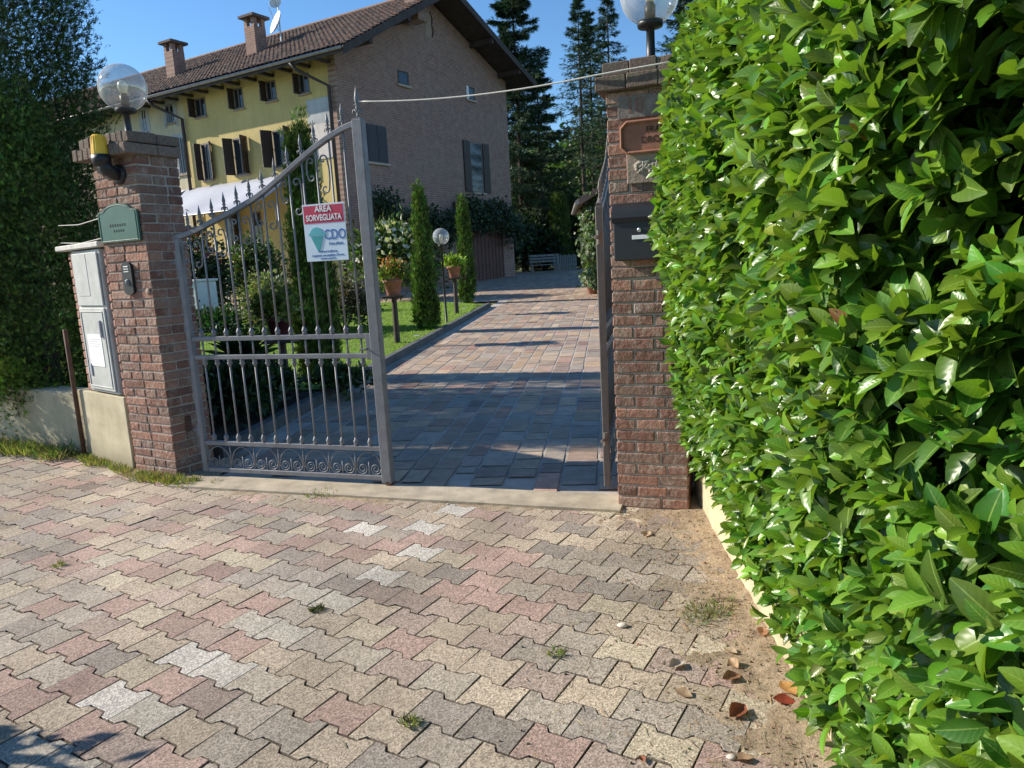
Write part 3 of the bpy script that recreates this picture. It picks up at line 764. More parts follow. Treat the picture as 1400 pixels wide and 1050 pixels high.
# letter box
x0, z1 = PR.hit(838, 280); _, z0 = PR.hit(840, 357)
rt = empty('letter_box', PR.W(x0 + .02, 0, z0), PR.rz); tag(rt, 'black metal letter box with rounded lid on the brick pillar by the hedge', 'letter box')
hb = z1 - z0
mb = MB(); mb.cbox(0, .30, -.11, 0, 0, hb * .68, .006); mb.build('body', M_black, rt)
prof = [(-.118, hb * .66), (-.124, hb * .74), (-.118, hb * .84), (-.10, hb * .93), (-.07, hb * .99), (-.03, hb * 1.01), (0, hb * 1.01), (0, hb * .66)]
mb = MB(); mb.prism(prof, -.006, .306, plane='yz'); mb.build('lid', M_black, rt)
mb = MB(); mb.lathe([(.012, 0), (.012, .006), (.007, .008), (.001, .008)], (.14, -.111, hb * .52), 14, M=Matrix.Rotation(D(90), 3, 'X')); mb.build('lock', M_metal, rt, True)
MB().cbox(.10, .19, -.114, -.109, hb * .36, hb * .43, .001).build('name_tag', M_paper, rt)

# ------------------------------------------------------------------ wrought iron leaves
ZT = [(0, 1.72), (.15, 1.755), (.31, 1.81), (.56, 1.89), (.74, 1.965), (.92, 2.075), (1.16, 2.215), (1.30, 2.28), (1.46, 2.335)]
def ztop(s): return float(np.interp(s, [a for a, _ in ZT], [b for _, b in ZT]))
def spiral(mb, c, r0, r1, a0, a1, rad=.005, n=22):
    pts = []
    for i in range(n + 1):
        t_ = i / n; a = a0 + (a1 - a0) * t_; r = r0 + (r1 - r0) * t_; pts.append((c[0] + r * math.cos(a), 0, c[1] + r * math.sin(a)))
    mb.tube(pts, [rad * (1 - .25 * i / n) for i in range(n + 1)], 6); return pts
def cscroll(mb, p, q, side, bulge=.05, r=.032, rad=.0055):
    """C scroll from p to q bulging to one side with a curl at both ends"""
    p = Vector((p[0], 0, p[1])); q = Vector((q[0], 0, q[1])); ax = (q - p); L = ax.length; ax.normalize(); n = Vector((-ax.z, 0, ax.x)) * side
    pts = []
    def curl(c, e, m_):
        out = []
        for i in range(15):
            a = math.pi * 1.75 * (1 - i / 14); rr = r * (.35 + .65 * i / 14)
            out.append(c + (-n * math.cos(a) * -1 * rr) + e * math.sin(a) * rr * m_)
        return out
    c1 = p + ax * r + n * (bulge - r); c2 = q - ax * r + n * (bulge - r)
    a_ = curl(c1, ax, -1); b_ = curl(c2, ax, 1)
    pts = a_ + [p.lerp(q, t_) + n * (bulge + .008 * math.sin(t_ * math.pi)) for t_ in (.35, .5, .65)] + b_[::-1]
    mb.tube(pts, rad, 6)
def spear(mb, s, z, k=1.0, y=0):
    # rod, two side curls and a lance tip
    mb.tube([(s, y, z), (s, y, z + .03 * k)], .006 * k, 6)
    for sg in (-1, 1):
        mb.tube([(s, y, z + .02 * k), (s + sg * .014 * k, y, z + .045 * k), (s + sg * .024 * k, y, z + .040 * k), (s + sg * .026 * k, y, z + .028 * k), (s + sg * .018 * k, y, z + .022 * k)], [.005 * k, .006 * k, .005 * k, .004 * k, .003 * k], 6)
        mb.tube([(s, y, z + .055 * k), (s + sg * .010 * k, y, z + .068 * k), (s + sg * .017 * k, y, z + .062 * k)], [.005 * k, .005 * k, .003 * k], 6)
    mb.lathe([(.005 * k, .03 * k), (.009 * k, .05 * k), (.006 * k, .062 * k), (.008 * k, .07 * k), (.013 * k, .088 * k), (.009 * k, .11 * k), (.004 * k, .135 * k), (.0005, .155 * k)], (s, y, z), 8)
def gate_leaf(fr, label, mat, group='wrought iron gate leaves'):
    root = empty('gate_leaf', fr.O, fr.rz); tag(root, label, 'gate', group)
    W_ = 1.485
    mb = MB(); mb.cbox(-.02, .022, -.02, .02, .045, 1.725, .004); mb.build('hinge_stile', mat, root)
    mb = MB(); mb.cbox(W_ - .035, W_ + .035, -.03, .03, .03, 2.345, .005); mb.cbox(W_ - .03, W_ + .03, -.026, .026, 2.345, 2.352, .002); mb.build('meeting_stile', mat, root)
    mb = MB(); spear(mb, W_, 2.352, 1.25); mb.build('stile_finial', mat, root, True)
    for z in (.045, .245, .868, .998):
        MB().cbox(.022, W_ - .035, -.015, .015, z - .0, z + .032, .003).build('rail', mat, root)
    mb = MB(); pts = []
    ss = np.linspace(-.01, W_ - .03, 30); zz = [ztop(s) for s in ss]
    zz = np.convolve(np.pad(zz, 2, mode='edge'), np.ones(5) / 5, 'valid')
    vs = []
    for s, z in zip(ss, zz): vs += [(s, -.02, z - .017), (s, .02, z - .017), (s, .02, z + .011), (s, .009, z + .019), (s, -.009, z + .019), (s, -.02, z + .011)]
    fs = []
    for i in range(len(ss) - 1):
        for k in range(6): fs.append([i * 6 + k, i * 6 + (k + 1) % 6, i * 6 + 6 + (k + 1) % 6, i * 6 + 6 + k])
    fs += [[0, 1, 2, 3, 4, 5], [len(vs) - 6 + k for k in range(6)]]
    mb.add(vs, fs); mb.build('top_rail', mat, root)
    nb_ = 13; xs = [.022 + (W_ - .057) * (i + .75) / (nb_ + .5) for i in range(nb_)]
    for s in xs:
        mb = MB(); mb.tube([(s, 0, .277), (s, 0, .868)], .0066, 8); mb.tube([(s, 0, .90), (s, 0, .998)], .0066, 8); mb.tube([(s, 0, 1.03), (s, 0, ztop(s) - .005)], .0066, 8)
        b = mb.build('bar', mat, root, True)
        for z0_, sg in ((.277, 1), (.868, -1), (1.03, 1)):
            mb = MB(); mb.lathe([(.013, 0), (.017, .008 * sg), (.012, .015 * sg), (.018, .024 * sg), (.017, .034 * sg), (.011, .042 * sg), (.008, .055 * sg)], (s, 0, z0_), 10)
            mb.build('collar', mat, b, True)
        mb = MB(); spear(mb, s, ztop(s) + .012, .92); mb.build('finial', mat, b, True)
    # curls under the top rail
    for i, s in enumerate(xs):
        sg = 1 if i % 2 == 0 else -1
        z = ztop(s)
        if i % 2 == 0 and i < nb_ - 1:
            mb = MB(); cscroll(mb, (s + .006, z - .05), (s + .006, z - .24 - .05 * (i > 6)), 1, .075, .03); mb.build('scroll', mat, root, True)
            mb = MB(); cscroll(mb, (s - .006, z - .06), (s - .006, z - .21), -1, .06, .025); mb.build('scroll', mat, root, True)
    # low panel: arches and curls between upright dividers
    ns = 7; st = (W_ - .057) / ns
    for i in range(ns):
        a = .022 + i * st; b = a + st; m_ = (a + b) / 2
        mb = MB()
        if i: mb.tube([(a, 0, .077), (a, 0, .245)], .0055, 6)
        mb.tube([(m_ - st * .46 * math.cos(t_), 0, .115 + .12 * math.sin(t_)) for t_ in np.linspace(0, math.pi, 15)], .0045, 6)
        spiral(mb, (m_ - st * .24, .118), st * .20, .010, math.pi, math.pi + 3.6 * math.pi, .0042); spiral(mb, (m_ + st * .24, .118), st * .20, .010, 0, -3.6 * math.pi, .0042)
        mb.tube([(m_, 0, .077), (m_, 0, .165)], .0045, 6)
        mb.build('scroll_panel', mat, root, True)
    # lock and drop bolt
    mb = MB(); mb.cbox(W_ - .075, W_ - .036, -.018, .018, .86, 1.03, .003); mb.tube([(W_ - .06, -.02, .93), (W_ - .06, -.05, .93), (W_ - .10, -.055, .93)], .007, 8); mb.build('lock', mat, root)
    mb = MB(); mb.cbox(W_ - .01, W_ + .03, -.03, .035, .005, .05, .006); mb.lathe([(.02, -.02), (.02, .02)], (W_ + .01, .0, .022), 14, M=Matrix.Rotation(D(90), 3, 'X')); mb.build('foot_roller', M_rust, root)
    for z in (.35, 1.55):
        mb = MB(); mb.tube([(-.03, 0, z - .04), (-.03, 0, z + .04)], .014, 10); mb.tube([(-.03, 0, z), (-.09, .02, z)], .010, 8); mb.build('hinge', mat, root)
    return root
leaf1 = gate_leaf(LF_, 'closed wrought iron leaf with spear finials and a surveillance sign', M_grey)
hb_ = G(831, 674); LR = Fr((hb_.x, hb_.y, 0), 11.8)
leaf2 = gate_leaf(LR, 'open wrought iron leaf folded back beside the pillar, seen edge on', M_brown)

# ------------------------------------------------------------------ sign on the gate
x0, z1 = LF_.hit(413, 281); x1, _ = LF_.hit(470, 277); _, z0 = LF_.hit(423, 358)
w_, h_ = x1 - x0, z1 - z0
rt = empty('warning_sign', LF_.W(x0 + .01, -.012, z0), LF_.rz); tag(rt, 'rectangular surveillance sign with a crimson heading and teal emblem on the gate', 'sign')
MB().cbox(0, w_, -.006, 0, 0, h_, .001).build('panel', M_signw, rt)
MB().cbox(.008, w_ - .008, -.0075, -.0062, h_ * .665, h_ - .010, .0003).build('heading', M_red, rt)
text('AREA', .052, M_paper, rt, (w_ / 2, -.0085, h_ * .905), bold=.0012, sx=.95); text('SORVEGLIATA', .052, M_paper, rt, (w_ / 2, -.0085, h_ * .755), bold=.0012, sx=.78)
text('CDO', .088, M_blue, rt, (w_ * .73, -.0068, h_ * .45), bold=.001, sx=.80); text('il tuo alleato', .026, M_blue, rt, (w_ * .74, -.0068, h_ * .30), sx=.8)
text('videosorveglianza', .020, M_blue, rt, (w_ * .52, -.0068, h_ * .17)); text('impianto sorvegliato 24 ore', .021, M_blue, rt, (w_ * .52, -.0068, h_ * .10)); text('centrale operativa', .016, M_blue, rt, (w_ * .52, -.0068, h_ * .045))
mb = MB(); cx, cz = w_ * .30, h_ * .44; s_ = w_ * .21
mb.prism([(cx - s_ * .72, cz), (cx - s_ * .1, cz - s_ * 1.35), (cx + s_ * .05, cz - s_ * 1.5), (cx + s_ * .25, cz - s_ * 1.25), (cx + s_ * .72, cz)], -.0085, -.0062); mb.build('emblem', M_teal, rt)
mb = MB(); mb.prism([(cx - s_, cz + s_ * .1), (cx - s_ * .5, cz + s_ * .75), (cx, cz + s_ * .9), (cx + s_ * .55, cz + s_ * .7), (cx + s_ * .8, cz + s_ * .25), (cx + s_ * 1.05, cz + s_ * .4), (cx + s_, cz + s_ * .05)], -.0085, -.0062); mb.build('emblem', M_teal2, rt)

# ------------------------------------------------------------------ cord from leaf to pillar and beyond
a = LF_.W(1.485, 0, 2.352 + .10); b = PR.W(-.056, -.06, zr - .068); c_ = PR.W(.47, -.062, zr - .05)
pts = [a.lerp(b, t_) - Vector((0, 0, .035 * 4 * t_ * (1 - t_))) for t_ in np.linspace(0, 1, 16)] + [PR.W(.1, -.064, zr - .062), PR.W(.3, -.062, zr - .055), c_]
o = MB().tube(pts, .0042, 6).build('cord', M_string, smooth=True); tag(o, 'pale cord stretched from the gate finial across to the pillar cap', 'cord')
q0 = PL.W(-.055, -.02, 1.94); q1 = at(60, 300, 7.4)
for (z_, lab) in ((1.90, 'thin pale wire leaving the pillar beside the green plaque'), (1.76, 'lower twisted wire between pillar and the dark conifers')):
    p0 = PL.W(0.02, -.012, z_); p1 = p0 + Vector((-.75, .75, .02))
    o = MB().tube([p0, p0.lerp(p1, .5) - Vector((0, 0, .02)), p1], .003, 5).build('wire', M_string); tag(o, lab, 'wire')

# ------------------------------------------------------------------ utility cabinet, pier, low wall on the left
CA = Fr((-2.93, 5.46, 0), -50)      # x runs left-and-back from pillar; visible face is the +(-ey)... side
# frame with x to the right as seen: from far left end to the pillar
o1 = CA.W(.92, 0, 0); CB = Fr(o1, 130)     # x: 0 (left end) .. .92 (at pillar)
rt = empty('meter_pier', CB.O, CB.rz); tag(rt, 'low brick and render pier holding the meter cabinet beside the pillar', 'pier')
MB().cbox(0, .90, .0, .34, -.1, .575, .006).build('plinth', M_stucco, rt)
mb = MB(); mm = MB(); mm.box(.185, .895, .04, .33, .577, 1.69); mm.build('core', M_mortar, rt)
z = .58; i = 0
while z < 1.66:
    for (a_, b_) in ([(.19, .30), (.84, .895)] if i % 2 == 0 else [(.19, .245), (.25, .30), (.84, .895)]):
        q = random.uniform(.85, 1.3); mb.cbox(a_, b_ - .006, .022, .07, z, z + .056, .005, tuple(v * q for v in (.38, .20, .15)), .003)
    z += .0655; i += 1
mb.build('brickwork', M_brick, rt)
mb = MB(); mb.cbox(.08, .90, -.03, .37, 1.70, 1.742, .008); mb.build('coping', M_cement, rt)
rt = empty('meter_cabinet', CB.O, CB.rz); tag(rt, 'pale grey double door meter cabinet with a pasted notice', 'cabinet')
MB().cbox(.31, .83, .003, .07, .59, 1.69, .004).build('housing', M_cab, rt)
d1 = MB().cbox(.335, .805, -.012, .001, 1.27, 1.67, .004).build('door', M_cab, rt)
mb = MB(); mb.cbox(.40, .60, -.0145, -.0125, 1.345, 1.350, .0005); mb.cbox(.60, .605, -.0145, -.0125, 1.345, 1.66, .0005); mb.build('seam', M_ink, d1)
d2 = MB().cbox(.335, .805, -.012, .001, .61, 1.255, .004).build('door', M_cab, rt)
mb = MB(); [mb.cbox(a0, a1, -.018, -.0125, b0, b1, .002) for a0, a1, b0, b1 in ((.365, .775, .635, .643), (.365, .775, 1.222, 1.23), (.365, .373, .645, 1.22), (.767, .775, .645, 1.22))]; mb.build('rim', M_cab, d2)
mb = MB(); mb.cbox(.70, .725, -.028, -.0125, 1.03, 1.16, .004); mb.build('handle', M_ink, d2)
mb = MB(); mb.cbox(.40, .44, -.022, -.0125, .72, .82, .004); mb.build('latch', M_ink, d2)
MB().cbox(.43, .69, -.016, -.0128, .80, 1.05, .0006).build('notice', M_paper, d2)
mb = MB()
for k in range(4): mb.cbox(.45, .66 - .03 * (k % 2), -.0172, -.0162, 1.01 - k * .018, 1.013 - k * .018, .0002)
mb.build('print_lines', M_ink, d2)
wl0 = CB.O; wl1 = Vector((-4.85, 6.72, 0)); wl2 = wl1 + (wl1 - wl0).normalized() * 5
azw = math.degrees(math.atan2(wl0.x - wl1.x, wl0.y - wl1.y)); WL = Fr(wl2, azw)
wlen = (wl2 - wl0).length
rt = empty('low_wall', WL.O, WL.rz); tag(rt, 'low rendered garden wall at the foot of the dark conifers', 'wall')
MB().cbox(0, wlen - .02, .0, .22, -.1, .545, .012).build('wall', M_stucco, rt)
p = CB.W(.03, -.03, 0)
o = MB().tube([(p.x, p.y, -.02), (p.x, p.y, .55), (p.x, p.y, .6), (p.x, p.y, 1.08)], .018, 10).build('conduit', M_rust, smooth=True); tag(o, 'dark rusty conduit climbing the wall left of the meter cabinet', 'pipe')

# ------------------------------------------------------------------ hedge on the right
WR = Fr((wx(4.12) , 4.12, 0), 180 + 4.57)    # running toward the camera
rt = empty('hedge_wall', (0, 0, 0)); tag(rt, 'cream rendered low wall under the laurel hedge', 'wall')
ye = .2
a = Vector((wx(4.22), 4.22)); b = Vector((wx(ye), ye))
mb = MB(); mb.prism([(a.x, a.y), (b.x, b.y), (b.x + .22, b.y), (a.x + .22, a.y)], -.05, .46, plane='xy'); mb.build('wall', M_ystucco, rt)
hedge = empty('laurel_hedge', (1.3, 2.4, .46)); tag(hedge, 'tall glossy laurel hedge filling the right side', 'hedge')
hedge_off = Vector((1.3, 2.4, .46))
def off(z, y):
    # how far the leafy face stands out from the wall line
    prof = np.interp(z, [.1, .35, .6, 1.0, 1.5, 2.1, 2.45, 2.7], [.05, .03, .07, .16, .22, .20, .04, -.17])
    return prof * np.interp(y, [.6, 1.4, 2.2, 4.2], [.45, .75, .8, .72]) if False else prof * np.interp(y, [.6, 1.4, 2.2, 3.2, 4.2], [.45, .75, .8, .88, .70])
ns = 7000
Y = rng.uniform(.55, 4.28, ns); zlo = np.interp(Y, [.6, 2.3, 3.2, 4.2], [.02, .12, .26, .40]); Z = zlo + (2.62 - zlo) * rng.random(ns) ** .95
depth = np.abs(rng.normal(0, .055, ns)) - .01; depth[rng.random(ns) < .28] += .12
hol = np.minimum(1, np.exp(-(((Y - 1.10) / .17) ** 2 + ((Z - 1.62) / .17) ** 2)) + .9 * np.exp(-(((Y - 1.02) / .16) ** 2 + ((Z - 1.22) / .2) ** 2)) + .7 * np.exp(-(((Y - 1.35) / .09) ** 2 + ((Z - 1.42) / .09) ** 2)))
lump = .035 * vnoise(Y, Z, 4.5, 61)
X = wx(Y) - off(Z, Y) + depth + hol * .32 - lump
keep = rng.random(ns) > hol * .85
Y, Z, X = Y[keep], Z[keep], X[keep]; ns = len(Y)
# top shoots
nt = 700; Yt = rng.uniform(.5, 4.28, nt); Xt = wx(Yt) + rng.uniform(-.05, .9, nt); Zt = 2.55 + .05 * rng.random(nt) + .03 * vnoise(Xt, Yt, 5, 62)
# inner foliage
ni = 1500; Yi = rng.uniform(.5, 4.25, ni); Zi = .3 + 2.2 * rng.random(ni); Xi = wx(Yi) - off(Zi, Yi) + .17 + .12 * rng.random(ni)
SX = np.concatenate([X, Xt, Xi]); SY = np.concatenate([Y, Yt, Yi]); SZ_ = np.concatenate([Z, Zt, Zi]); nS = len(SX)
top = np.zeros(nS); top[ns:ns + nt] = 1
sdir = np.stack([-1.0 + .9 * top + rng.normal(0, .45, nS), rng.normal(0, .5, nS), .35 + 1.0 * top + rng.normal(0, .5, nS)], 1); sdir = unit(sdir)
LP, LD, LN, LS, LT = [], [], [], [], []
for k in range(7):
    ang = k * 2.4 + rng.uniform(0, 6.28, nS) * .2 + np.arange(nS) * 1.7
    ref = unit(np.cross(sdir, np.array([0.1, .2, 1.0])[None])); r2 = np.cross(sdir, ref)
    rad = ref * np.cos(ang)[:, None] + r2 * np.sin(ang)[:, None]
    spread = .35 + 1.1 * (k / 6) if True else 1
    dd = unit(sdir * (1.25 - .13 * k)[..., None] if False else sdir * (1.15 - .12 * k) + rad * spread + rng.normal(0, .15, (nS, 3)) + np.array([0, 0, .12]))
    base = np.stack([SX, SY, SZ_], 1) + sdir * (.045 - .014 * k)[..., None] if False else np.stack([SX, SY, SZ_], 1) + sdir * (.045 - .014 * k)
    nrm = unit(sdir * .9 + np.array([-.25, -.1, .55]) + rng.normal(0, .32, (nS, 3)) - rad * .15)
    LP.append(base); LD.append(dd); LN.append(nrm); LS.append((.066 + .044 * rng.random(nS)) * (.62 + .07 * min(k, 5))); 
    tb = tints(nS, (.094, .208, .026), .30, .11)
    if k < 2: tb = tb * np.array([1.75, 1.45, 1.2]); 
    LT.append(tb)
P = np.concatenate(LP); Dd = np.concatenate(LD); Nn = np.concatenate(LN); Sx = np.concatenate(LS); Tt = np.concatenate(LT)
rm = rng.random(len(P)); dry = rm < .0015; Tt[dry] = np.array([.30, .13, .05])
Wd = Sx * (.85 + .35 * rng.random(len(Sx)))
okk = (np.linalg.norm(P - np.array([0, 0, H]), axis=1) > .62) & ~((P[:, 1] > 4.0) & (P[:, 0] < .80))
ll = P[:, 0] + .02 > .55
k_ = okk
o = scatter('leaves', LV, LF, (P - np.array(hedge_off))[k_], Dd[k_], Nn[k_], np.stack([Wd, Sx, Sx], 1)[k_], Tt[k_], L_laurel, hedge, LUV, True)
mb = MB()
for i in range(420):
    y = random.uniform(.6, 4.1); z = random.uniform(.5, 2.4); x = wx(y) + random.uniform(.28, .42)
    p0 = Vector((x + .05, y, z)); p1 = p0 + Vector((random.uniform(-.24, -.06), random.uniform(-.12, .12), random.uniform(.02, .25)))
    mb.tube([p0 - hedge_off, p0.lerp(p1, .5) + Vector((0, random.uniform(-.03, .03), 0)) - hedge_off, p1 - hedge_off], [random.uniform(.005, .010), .005, .003], 5)
for i in range(46):
    y = random.gauss(1.08, .14); z = random.uniform(1.0, 1.8); p0 = Vector((wx(y) + .22, y, z)); q_ = p0 + Vector((random.uniform(-.15, -.05), random.uniform(-.1, .1), random.uniform(.0, .2)))
    mb.tube([p0 - hedge_off, p0.lerp(q_, .5) + Vector((0, random.uniform(-.02, .02), .01)) - hedge_off, q_ - hedge_off], [.005, .004, .0015], 5)
for i in range(16):
    y = .7 + i * .22; x = wx(y) + .22; pts_ = [Vector((x + random.uniform(-.05, .05), y + random.uniform(-.05, .05), z)) - hedge_off for z in (.4, .9, 1.4, 1.9, 2.4)]
    mb.tube(pts_, [.022, .019, .016, .012, .008], 7)
mb.build('branches', M_twig, hedge, True)
# solid core added to block light through the hedge, shade put in its colour
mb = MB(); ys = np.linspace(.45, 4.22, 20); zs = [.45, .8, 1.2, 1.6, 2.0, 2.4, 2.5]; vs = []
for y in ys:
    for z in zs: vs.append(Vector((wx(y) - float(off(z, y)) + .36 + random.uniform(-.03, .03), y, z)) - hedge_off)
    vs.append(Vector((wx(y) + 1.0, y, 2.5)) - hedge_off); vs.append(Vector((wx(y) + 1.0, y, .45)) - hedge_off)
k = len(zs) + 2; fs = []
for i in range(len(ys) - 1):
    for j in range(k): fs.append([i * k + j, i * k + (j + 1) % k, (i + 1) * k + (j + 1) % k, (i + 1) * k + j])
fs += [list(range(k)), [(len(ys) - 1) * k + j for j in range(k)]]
mb.add(vs, fs); mb.build('dark_core', M_core, hedge)

# ------------------------------------------------------------------ conifers on the left
def trunk(parent, loc, h, r0, r1=.02, lean=(0, 0), name='trunk', n=9):
    mb = MB(); pts = [Vector(loc) + Vector((lean[0] * t_ + random.uniform(-.02, .02) * (t_ > 0), lean[1] * t_, h * t_)) for t_ in np.linspace(0, 1, 7)]
    mb.tube(pts, [r0 * (1 - t_) + r1 * t_ for t_ in np.linspace(0, 1, 7)], n); return mb.build(name, M_bark, parent, True)
def thuja(x, y, h, r, n, label, size=.075, base=(.085, .15, .035), zb=.35, grp='dark conifers behind the low wall', template=FAN, sharp=.55, name='conifer_tree', power=.6, upk=.9, mat=None, loose=False):
    g = gz(y); root = empty(name, (x, y, g)); tag(root, label, 'tree', grp)
    trunk(root, (0, 0, -.1), h * .93, .05 + .012 * h)
    t_ = rng.random(n) ** 1.0
    z = zb + (h - zb) * t_
    prof = r * np.clip((1 - t_) ** power, .0, 1) * np.clip(.55 + t_ * 5, 0, 1)
    a = rng.uniform(0, 2 * math.pi, n)
    # clumped plumes: foliage sits in upright tufts over the surface
    nc = int(60 + h * 22); cz = rng.random(nc); ca = rng.uniform(0, 6.283, nc)
    lump = 1 + .16 * np.sin(a * 5 + z * 2.1) * np.sin(z * 3.7 + a * 3) + .10 * np.sin(a * 13 + z * 7.3) * np.sin(z * 9.1 - a * 5)
    rr = prof * lump * (1 - .42 * rng.random(n) ** 2.2)
    ca_, sa_ = np.cos(a), np.sin(a)
    P = np.stack([ca_ * rr, sa_ * rr, z], 1); tf_ = 1.0
    if loose:
        nc = int(230 * h * r) if r > .5 else 150; cz = rng.random(nc); ca = rng.uniform(0, 6.283, nc); zc_ = zb + (h - zb) * cz
        pr = r * np.clip((1 - cz) ** power, 0, 1) * np.clip(.55 + cz * 5, 0, 1) * rng.uniform(.62, 1.08, nc)
        ci = rng.integers(0, nc, n); k_ = rng.normal(0, 1, (n, 3)).clip(-1.7, 1.7); s_ = min(.095, r * .14) * (1 + .3 * rng.random(nc)[ci]); vs_ = 1.7 if r > .5 else 4.5
        P = np.stack([np.cos(ca[ci]) * pr[ci] + k_[:, 0] * s_, np.sin(ca[ci]) * pr[ci] + k_[:, 1] * s_, zc_[ci] + k_[:, 2] * s_ * vs_], 1)
        ca_, sa_ = np.cos(ca[ci]), np.sin(ca[ci]); z = P[:, 2]; tf_ = (1 + .33 * rng.normal(0, 1, nc)).clip(.4, 1.9)[ci][:, None]
    d = unit(np.stack([ca_ * .9, sa_ * .9, np.full(n, upk)], 1) + rng.normal(0, .55, (n, 3)))
    N = unit(np.stack([ca_, sa_, np.full(n, .5)], 1) + rng.normal(0, .7, (n, 3)))
    S = size * (.6 + .9 * rng.random(n)); T = tints(n, base, .32, .12) * tf_ * (1 + .28 * np.sin(a * 4 + z * 5.1) * np.sin(z * 6 + 1))[:, None].clip(.5, 1.5)
    scatter('crown', *template, P, d, N, S, T.clip(.004, .5), mat or L_thuja, root)
    return root
thuja(-4.93, 7.55, 9.2, 1.12, 120000, 'dense dark conifer nearest to the brick pillar', .058, (.048, .088, .024), loose=True)
thuja(-6.3, 7.9, 9.4, 1.15, 60000, 'broad conifer cut by the left edge of the picture', .058, (.055, .10, .026), loose=True)
thuja(-4.35, 6.95, 3.0, .62, 26000, 'short bushy conifer spilling over the wall behind the meter cabinet', .05, (.085, .15, .035), .3, loose=True)
thuja(-6.2, 9.2, 7.0, 1.0, 22000, 'tall dark conifer rearmost in the row behind the wall', .07, (.05, .09, .025), loose=True)
thuja(-7.9, 8.7, 7.2, 1.2, 9000, 'conifer farthest left behind the garden wall', .12)
# loose sprays hanging over the wall
for (px, py, Y_, lab) in ((95, 255, 6.6, 'spiky sprig of conifer beside the green plaque'),):
    pass
c0 = at(20, 540, 6.5)
root = empty('bright_shrub', c0); tag(root, 'bright yellow green shrub hanging over the low wall', 'shrub')
bush('x', (0, -.08, .02), (.30, .16, .26), 1500, .07, (.16, .26, .04), L_thuja, FAN, root, 10, .0, .3, .8, .9, flat=-1)

# unseen shrub added outside the frame to cast the lower left shadow
root = empty('shadow_shrub', (-3.2, 2.0, 0)); tag(root, 'unseen rounded shrub added outside the frame to shade the lower left', 'shrub')
bush('x', (0, 0, .53), (.41, .38, .52), 5000, .09, (.06, .12, .03), L_bush, DIA, root, 40, .3)
trunk(root, (0, 0, 0), .6, .03)

# ------------------------------------------------------------------ garden cypresses
FAN2 = FAN
def cypress(px, py, Y, h, r, n, label, size=.07, base=(.10, .17, .03)):
    p = G(px, py); 
    if Y: p = at(px, py, Y); p.z = gz(Y)
    o = thuja(p.x, p.y, h, r, n, label, size, base, .08, 'slender garden cypresses', FAN, name='cypress_tree', power=.42, upk=3.2, loose=True)
    return p
cypress(585, 455, 0, 2.48, .20, 10000, 'slender sunlit cypress beside the lawn globe lamp', .085)
cypress(640, 416, 0, 2.6, .22, 8000, 'slender cypress farthest along the lawn edge, behind a pot stand', .09)
cypress(440, 520, 0, 2.95, .26, 22000, 'tall cypress seen through the wrought iron leaf', .07, (.10, .17, .03))
p = at(768, 372, 41); thuja(p.x, p.y, 4.0, .62, 9000, 'clipped columnar conifer left of the pair at the far end of the drive', .16, (.09, .14, .03), .1, 'columnar conifers at the end of the drive', power=.22, upk=2.5, name='columnar_conifer')
p = at(785, 372, 41.8); thuja(p.x, p.y, 3.9, .60, 8000, 'dark columnar conifer right of the pair at the far end of the drive', .16, (.035, .065, .02), .1, 'columnar conifers at the end of the drive', power=.22, upk=2.5, name='columnar_conifer')

# ------------------------------------------------------------------ spruces and far trees
def spruce(x, y, h, r, label, n=15000, base=(.055, .10, .05), zb=1.0, size=.34, grp='spruces beyond the house', seed=1, gap=0):
    g = gz(y); root = empty('spruce_tree', (x, y, g)); tag(root, label, 'tree', grp); trunk(root, (0, 0, -.2), h, .22, .02)
    R = np.random.default_rng(seed); nw = int(h / .42); P = []; Dr = []; Tn = []
    br = MB()
    for i in range(nw):
        zt = zb + (h - zb) * (i + R.random() * .6) / nw; tt = (zt - zb) / (h - zb); rad = r * (1 - tt) ** .85 + .12
        nbch = R.integers(5, 9)
        for b in range(nbch):
            a = R.uniform(0, 6.283); L = rad * R.uniform(.6, 1.12)
            if R.random() < gap * (1 - tt): continue
            k = max(6, int(n / nw / nbch)); s = R.random(k) ** .8; dr = -.10 - .22 * (1 - tt)
            wv = .22 * L * (1 - s) * R.normal(0, 1, k)
            zz = zt + dr * L * s + .22 * L * s ** 2.2 - np.abs(R.normal(0, .10, k)) * (1 - tt * .6)
            P.append(np.stack([math.cos(a) * L * s - math.sin(a) * wv, math.sin(a) * L * s + math.cos(a) * wv, zz], 1))
            Dr.append(np.stack([math.cos(a) + R.normal(0, .5, k), math.sin(a) + R.normal(0, .5, k), -.25 + R.normal(0, .35, k)], 1)); Tn.append(np.full(k, R.uniform(.65, 1.35)))
            if i % 2 == 0: br.tube([(0, 0, zt), (math.cos(a) * L * .6, math.sin(a) * L * .6, zt + dr * L * .6), (math.cos(a) * L, math.sin(a) * L, zt + (dr + .22) * L)], [.035, .02, .008], 4)
    P = np.concatenate(P); Dr = np.concatenate(Dr); Tn = np.concatenate(Tn)
    br.build('limbs', M_bark, root); m_ = len(P)
    S = size * (.5 + .8 * R.random(m_)); S3 = np.stack([S * .42, S, S], 1)
    scatter('crown', *FAN, P, Dr, R.normal(0, .5, (m_, 3)) + np.array([0, 0, 1]), np.stack([S * .7, S, S], 1), tints(m_, base, .25, .1) * Tn[:, None], L_spruce, root)
def put(px, Y): p = at(px, 360, Y); return p.x
spruce(put(718, 44), 44, 16.9, 4.5, 'tallest dense spruce just right of the brick gable', 44000, seed=3, zb=.5)
spruce(put(745, 47), 47, 12.0, 4.4, 'bushy lower spruce filling the gap beside the tallest one', 20000, seed=4, zb=.5)
spruce(put(802, 54), 54, 18.3, 2.6, 'thin spruce with bare lower trunk in the middle of the gap', 9000, seed=5, zb=7.0, gap=.35)
